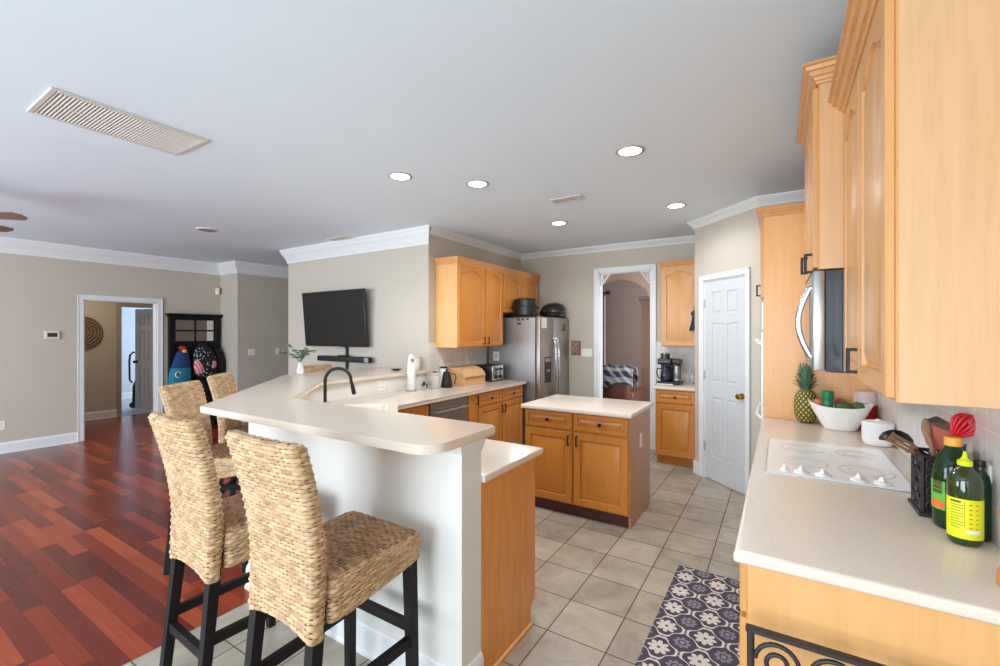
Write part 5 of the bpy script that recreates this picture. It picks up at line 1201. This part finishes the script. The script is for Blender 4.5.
m = MB(); lab_strip(m, PI - 0.9, PI + 0.75, 0.06, 0.15, 0.0507, 0.95, 14); lb = m.done('label', 'label_green', r, 60)
m = MB(); lab_strip(m, PI - 0.2, PI + 0.72, 0.064, 0.088, 0.0512, 0.95, 12); m.done('label_band', 'label_orange', lb, 60)
m = MB()
for i in range(3): lab_strip(m, PI - 0.0, PI + 0.6, 0.138 - i * 0.014, 0.150 - i * 0.014, 0.0512, 0.95, 10)
m.done('printing', 'print_dark', lb, 60)['kind'] = 'stuff'
r, o = flat_bottle('dark_bottle', 'dark green bottle half hidden at the right of the olive oil', (0.5085, 1.898, ZC), 0.0, [(0.0215, 0), (0.0245, 0.005), (0.0245, 0.16), (0.020, 0.19), (0.011, 0.205), (0.010, 0.22)], 1.0, 'glass_deep_green')
m = MB(); m.lathe([(0.0125, 0.216), (0.013, 0.219), (0.013, 0.235), (0.002, 0.237)], (0, 0, 0), 18); m.done('cap', 'black_plastic', r, 40)
r = root('pepper_mill', 'turned wooden pepper mill at the right edge of the counter', 'pepper mill', (0.482, 1.573, ZC))
m = MB(); m.lathe([(0.030, 0), (0.032, 0.006), (0.031, 0.03), (0.022, 0.06), (0.019, 0.09), (0.026, 0.12), (0.027, 0.14), (0.022, 0.15)], (0, 0, 0), 28); m.done('body', 'turned_wood', r, 50)
m = MB(); m.lathe([(0.022, 0.151), (0.026, 0.158), (0.028, 0.18), (0.020, 0.198), (0.008, 0.204), (0.008, 0.21), (0.012, 0.218), (0.002, 0.226)], (0, 0, 0), 28); m.done('head', 'turned_wood', r, 50)

# wrought iron rack against the end panel
r = root('iron_rack', 'black wrought iron scrollwork rack against the near cabinet end', 'rack', (-0.066, 1.36, 0.001))
W_ = 0.50
for x in (0.0, W_):
    m = MB(); s = -1 if x == 0 else 1
    m.tube([(x + s * 0.05, 0, 0.004), (x + s * 0.012, 0, 0.22), (x, 0, 0.5), (x, 0, 0.745)], 0.009, 8); m.done('post', 'black_iron', r, 60)
m = MB(); m.box(-0.012, W_ + 0.012, -0.012, 0.012, 0.738, 0.750, 0.002); m.done('top_bar', 'black_iron', r)
m = MB(); m.box(0, W_, -0.008, 0.008, 0.30, 0.31, 0.002); m.done('lower_bar', 'black_iron', r)
def spiral(c, r0, turns, start, sgn, n=34):
    return [(c[0] + r0 * (1 - 0.75 * q / n) * math.cos(start + sgn * 2 * PI * turns * q / n), 0.0, c[1] + r0 * (1 - 0.75 * q / n) * math.sin(start + sgn * 2 * PI * turns * q / n)) for q in range(n + 1)]
for i, (cx_, cz_, rr, st_, sg) in enumerate(((0.065, 0.672, 0.055, PI, -1), (0.185, 0.675, 0.055, PI, -1), (0.315, 0.675, 0.055, 0, 1), (0.435, 0.672, 0.055, 0, 1), (0.13, 0.50, 0.10, -PI / 2, 1), (0.37, 0.50, 0.10, -PI / 2, -1))):
    m = MB(); m.tube(spiral((cx_, cz_), rr, 1.6, st_, sg), 0.006, 7); m.done('scroll', 'black_iron', r, 60)

# ------------------------------------------------------------------ hall tree with bags
r = root('hall_tree', 'black hall tree with four mirror panes against the far left wall', 'hall tree', (-8.355, 3.205, 0), RA)
W_ = 0.775
m = MB(); m.box(0.04, W_ - 0.04, -0.03, -0.008, 0.42, 1.78)
for i in range(13): x = 0.07 + i * 0.055; m.box(x, x + 0.048, -0.036, -0.03, 0.45, 1.36, 0.002)
m.done('back_panel', 'black_wood', r)
for x in (0.0, W_ - 0.075):
    m = MB(); m.box(x, x + 0.075, -0.06, -0.008, 0, 1.79, 0.004); m.done('stile', 'black_wood', r)
m = MB(); m.box(-0.02, W_ + 0.02, -0.085, -0.002, 1.79, 1.83, 0.01); m.box(-0.035, W_ + 0.035, -0.10, -0.002, 1.83, 1.85, 0.005); m.done('cornice', 'black_wood', r)
m = MB(); m.box(0.075, W_ - 0.075, -0.045, -0.03, 1.745, 1.79); m.box(0.075, W_ - 0.075, -0.045, -0.03, 1.365, 1.40); m.box(0.075, 0.10, -0.045, -0.03, 1.40, 1.745); m.box(W_ - 0.10, W_ - 0.075, -0.045, -0.03, 1.40, 1.745); m.box(W_ / 2 - 0.014, W_ / 2 + 0.014, -0.045, -0.03, 1.40, 1.745); m.box(0.10, W_ - 0.10, -0.045, -0.03, 1.558, 1.586); m.done('mirror_frame', 'black_wood', r)
for x0, x1 in ((0.10, W_ / 2 - 0.014), (W_ / 2 + 0.014, W_ - 0.10)):
    for z0, z1 in ((1.40, 1.558), (1.586, 1.745)):
        m = MB(); m.box(x0, x1, -0.036, -0.031, z0, z1); m.done('mirror', 'mirror', r)
m = MB(); m.box(0.0, W_, -0.42, -0.008, 0.42, 0.46, 0.006); m.done('bench_seat', 'black_wood', r)
m = MB(); m.box(0.02, W_ - 0.02, -0.40, -0.02, 0.06, 0.42, 0.004); m.done('bench_box', 'black_wood', r)
for x in (0.16, 0.385, 0.61):
    m = MB(); m.tube([(x, -0.036, 1.30), (x, -0.075, 1.295), (x, -0.085, 1.325)], 0.007, 8); m.tube([(x, -0.036, 1.26), (x, -0.06, 1.25), (x, -0.066, 1.265)], 0.006, 8); m.done('hook', 'bronze', r, 60)
def pouch(rings, n=28, pw=0.8):
    out = []
    for cx_, cy_, z, a, b in rings:
        out.append([(cx_ + a * math.copysign(abs(math.cos(2 * PI * i / n)) ** pw, math.cos(2 * PI * i / n)) * (1 + 0.03 * math.sin(5 * 2 * PI * i / n + z * 20)), cy_ + b * math.copysign(abs(math.sin(2 * PI * i / n)) ** pw, math.sin(2 * PI * i / n)) * (1 + 0.04 * math.sin(7 * 2 * PI * i / n)), z) for i in range(n)])
    return out
# local frame of each bag as the hall tree: x along wall, -y into the room
r = root('drawstring_bag', 'blue and teal drawstring bag hanging at the left of the hall tree', 'bag', (-8.355, 3.205, 0), RA)
m = MB(); m.loft(pouch([(0.13, -0.16, 0.97, 0.140, 0.085), (0.14, -0.16, 1.08, 0.115, 0.080), (0.15, -0.15, 1.20, 0.085, 0.06), (0.16, -0.14, 1.27, 0.035, 0.03)])); m.done('upper_cloth', 'bag_blue', r, 60)
m = MB(); m.loft(pouch([(0.10, -0.16, 0.66, 0.10, 0.06), (0.10, -0.165, 0.70, 0.150, 0.09), (0.115, -0.165, 0.85, 0.150, 0.10), (0.13, -0.16, 0.969, 0.142, 0.087)])); m.done('lower_cloth', 'bag_teal', r, 60)
m = MB(); m.loft(pouch([(0.16, -0.135, 1.265, 0.036, 0.03), (0.16, -0.13, 1.295, 0.060, 0.03), (0.16, -0.13, 1.32, 0.03, 0.02)])); m.done('gathered_top', 'bag_red', r, 60)
m = MB(); m.box(0.135, 0.195, -0.212, -0.18, 1.215, 1.265, 0.01); m.done('tag', 'bag_yellow', r)
m = MB(); m.tube([(0.05 + 0.04 * math.cos(0.4 + 4.6 * q / 14), -0.266, 0.87 + 0.045 * math.sin(0.4 + 4.6 * q / 14)) for q in range(15)], 0.007, 6); m.done('curl_print', 'paper', r, 60)
r = root('backpack', 'black starry backpack with pink striped patches hanging on the hall tree', 'backpack', (-8.355, 3.205, 0), RA)
m = MB(); m.loft(pouch([(0.48, -0.20, 0.80, 0.12, 0.07), (0.475, -0.20, 0.86, 0.16, 0.09), (0.465, -0.20, 1.02, 0.175, 0.105), (0.46, -0.19, 1.18, 0.155, 0.09), (0.45, -0.17, 1.28, 0.11, 0.06), (0.45, -0.15, 1.32, 0.05, 0.04)])); m.done('main_bag', 'bag_star', r, 60)
m = MB(); m.loft(pouch([(0.37, -0.235, 0.86, 0.04, 0.05), (0.36, -0.25, 0.92, 0.075, 0.055), (0.35, -0.25, 1.02, 0.065, 0.05), (0.325, -0.24, 1.10, 0.02, 0.03)])); m.done('striped_patch', 'bag_pink', r, 60)
m = MB(); m.loft(pouch([(0.55, -0.25, 0.94, 0.03, 0.04), (0.555, -0.26, 0.98, 0.06, 0.045), (0.56, -0.255, 1.05, 0.05, 0.04), (0.54, -0.24, 1.10, 0.015, 0.02)])); m.done('bow_patch', 'bag_pink', r, 60)
m = MB(); m.tube([(0.42, -0.13, 1.30), (0.41, -0.11, 1.345), (0.45, -0.10, 1.355), (0.49, -0.11, 1.345), (0.48, -0.13, 1.30)], 0.010, 8); m.done('top_loop', 'bag_black', r, 60)
m = MB(); m.tube([(0.40, -0.14, 0.80), (0.43, -0.22, 0.70), (0.47, -0.22, 0.55), (0.46, -0.2, 0.47)], 0.022, 8, flat=0.4); m.done('strap', 'bag_black', r, 60)
r = root('shoulder_bag', 'plain black bag hanging at the right end of the hall tree', 'bag', (-8.355, 3.205, 0), RA)
m = MB(); m.loft(pouch([(0.75, -0.12, 0.78, 0.07, 0.05), (0.75, -0.13, 0.84, 0.105, 0.07), (0.74, -0.125, 1.05, 0.10, 0.07), (0.71, -0.115, 1.22, 0.06, 0.045), (0.67, -0.10, 1.28, 0.03, 0.03)])); m.done('bag_body', 'bag_black', r, 60)
m = MB(); m.tube([(0.62, -0.12, 1.26), (0.635, -0.095, 1.33), (0.66, -0.09, 1.34), (0.70, -0.11, 1.25)], 0.009, 8); m.done('strap', 'bag_black', r, 60)

# ------------------------------------------------------------------ beyond the left doorway
r = root('wall_decor', 'round woven disc hanging on the hallway wall', 'wall decoration', (-10.245, 2.66, 1.545), RA)
m = MB()
for q in range(6): R_ = 0.265 - q * 0.045; m.tube([(R_ * math.cos(2 * PI * i / 40), -0.02, R_ * math.sin(2 * PI * i / 40)) for i in range(41)], 0.017, 8)
for i in range(16): a = 2 * PI * i / 16; m.tube([(0.03 * math.cos(a), -0.022, 0.03 * math.sin(a)), (0.265 * math.cos(a), -0.022, 0.265 * math.sin(a))], 0.010, 6)
m.done('woven_rings', 'decor_weave', r, 60)
m = MB(); m.tube([(0, -0.004, 0), (0, -0.014, 0)], 0.255, 36); m.done('backing', 'decor_weave', r, 40)
r = root('folded_stroller', 'black upright folded stroller frame in the room past the hallway', 'stroller', (-11.15, 3.70, 0.002))
m = MB(); m.tube([(0.0, 0.10, 1.02), (0.0, 0.06, 1.12), (0, -0.02, 1.14), (0, -0.07, 1.08), (0, -0.08, 0.95), (0, -0.075, 0.58), (0, -0.03, 0.52)], 0.018, 8); m.done('handle_frame', 'black_matte', r, 60)
m = MB(); m.tube([(0.03, 0.07, 1.0), (0.04, 0.05, 0.62), (0.05, 0.01, 0.45), (0.04, 0.0, 0.10)], [0.022, 0.03, 0.055, 0.05], 10); m.done('folded_seat', 'bag_black', r, 60)
for y in (-0.02, 0.05):
    m = MB(); m.cyl((-0.02, y, 0.062), (0.02, y, 0.062), 0.06, 20); m.done('wheel', 'black_matte', r, 40)

# ------------------------------------------------------------------ beyond the back doorway
for s, x0, lab in ((1, BX0 + 0.013, 'white lattice corner bracket in the left top of the back doorway'), (-1, BX1 - 0.013, 'white lattice corner bracket in the right top of the back doorway')):
    r = root('corner_bracket', lab, 'bracket', (x0, 6.05, BZ - 0.013), 0, None); L = 0.13
    m = MB(); m.bar((s * L, 0, -0.006), (0.006 * s, 0, -0.165), 0.012, 0.016, up=(0, 1, 0)); m.bar((0, 0, -0.006), (s * L, 0, -0.006), 0.012, 0.010, up=(0, 1, 0)); m.bar((s * 0.006, 0, 0), (s * 0.006, 0, -0.165), 0.012, 0.010, up=(0, 1, 0)); m.done('rim', 'trim_white', r)
    m = MB()
    for i in range(1, 5):
        t = i / 5; m.bar((s * L * t, 0, -0.006), (s * L * t * 0.5, 0, -0.085 - 0.015 * i + 0.025), 0.005, 0.006, up=(0, 1, 0)); m.bar((s * 0.006, 0, -0.165 * t), (s * L * 0.5 * (1 - t) + 0.03 * s, 0, -0.02 - 0.07 * t), 0.005, 0.006, up=(0, 1, 0))
    m.done('lattice', 'trim_white', r)
r = root('sofa', 'brown leather sofa glimpsed through the back doorway', 'sofa', (-2.18, 7.0, 0.002))
m = MB(); m.box(-0.75, 0.28, -0.40, 0.42, 0.08, 0.45, 0.05, 3); m.done('base', 'leather', r, 50)
m = MB(); m.box(-0.75, 0.28, -0.42, -0.20, 0.40, 0.97, 0.08, 4); m.done('backrest', 'leather', r, 50)
m = MB(); m.box(0.10, 0.32, -0.30, 0.42, 0.30, 0.66, 0.08, 4); m.done('arm', 'leather', r, 50)
m = MB(); m.box(-0.70, 0.10, -0.22, 0.42, 0.44, 0.56, 0.04, 3); m.done('seat_cushion', 'leather', r, 50)
m = MB(); n = 18; ringA = []
for i in range(n + 1):
    x = -0.62 + 0.97 * i / n; wv = 0.012 * math.sin(i * 1.3)
    hem = 0.76 + 0.06 * math.sin(i * 0.55) - 0.10 * (1 - i / n)
    ringA.append([(x, -0.445 - wv, hem), (x, -0.44 - wv, 0.90), (x, -0.38, 0.995 + wv), (x, -0.24, 0.998 + wv), (x, -0.178, 0.92), (x, -0.17, 0.68), (x, -0.150, 0.68), (x, -0.155, 0.93), (x, -0.22, 1.03 + 2 * wv), (x, -0.39, 1.035 + 2 * wv), (x, -0.475 - wv, 0.92), (x, -0.475 - wv, hem)])
m.loft(ringA); o = m.done('throw_blanket', 'throw_check', None, 60); o.location = (-2.18, 7.0, 0.002); tag(o, 'navy and cream checked throw draped over the brown sofa', 'blanket')
r = root('curtain', 'pale mauve curtain hanging left beyond the arch', 'curtain', (-3.235, 8.9, 0.0))
m = MB(); rg = []
for z in (0.03, 1.0, 2.28): rg.append([(-0.2 + 0.4 * i / 48, 0.035 * math.sin(i * 1.05) - 0.02, z) for i in range(49)] + [(-0.2 + 0.4 * i / 48, 0.035 * math.sin(i * 1.05) - 0.012, z) for i in range(48, -1, -1)])
m.loft(rg); m.done('cloth', 'curtain', r, 60)
r = root('curtain_rod', 'dark curtain rod with a finial beyond the arch', 'curtain rod', (-3.445, 8.9, 2.36))
m = MB(); m.cyl((0.0, 0, 0), (0.42, 0, 0), 0.014, 12); m.done('rod', 'black_iron', r, 40)
m = MB(); m.tube([(0.42, 0, 0), (0.43, 0, 0), (0.46, 0, 0), (0.50, 0, 0), (0.515, 0, 0)], [0.014, 0.03, 0.045, 0.03, 0.004], 14); m.done('finial', 'black_iron', r, 50)
m = MB(); m.box(0.33, 0.35, 0.0, 0.098, -0.04, 0.02, 0.003); m.done('bracket', 'black_iron', r)
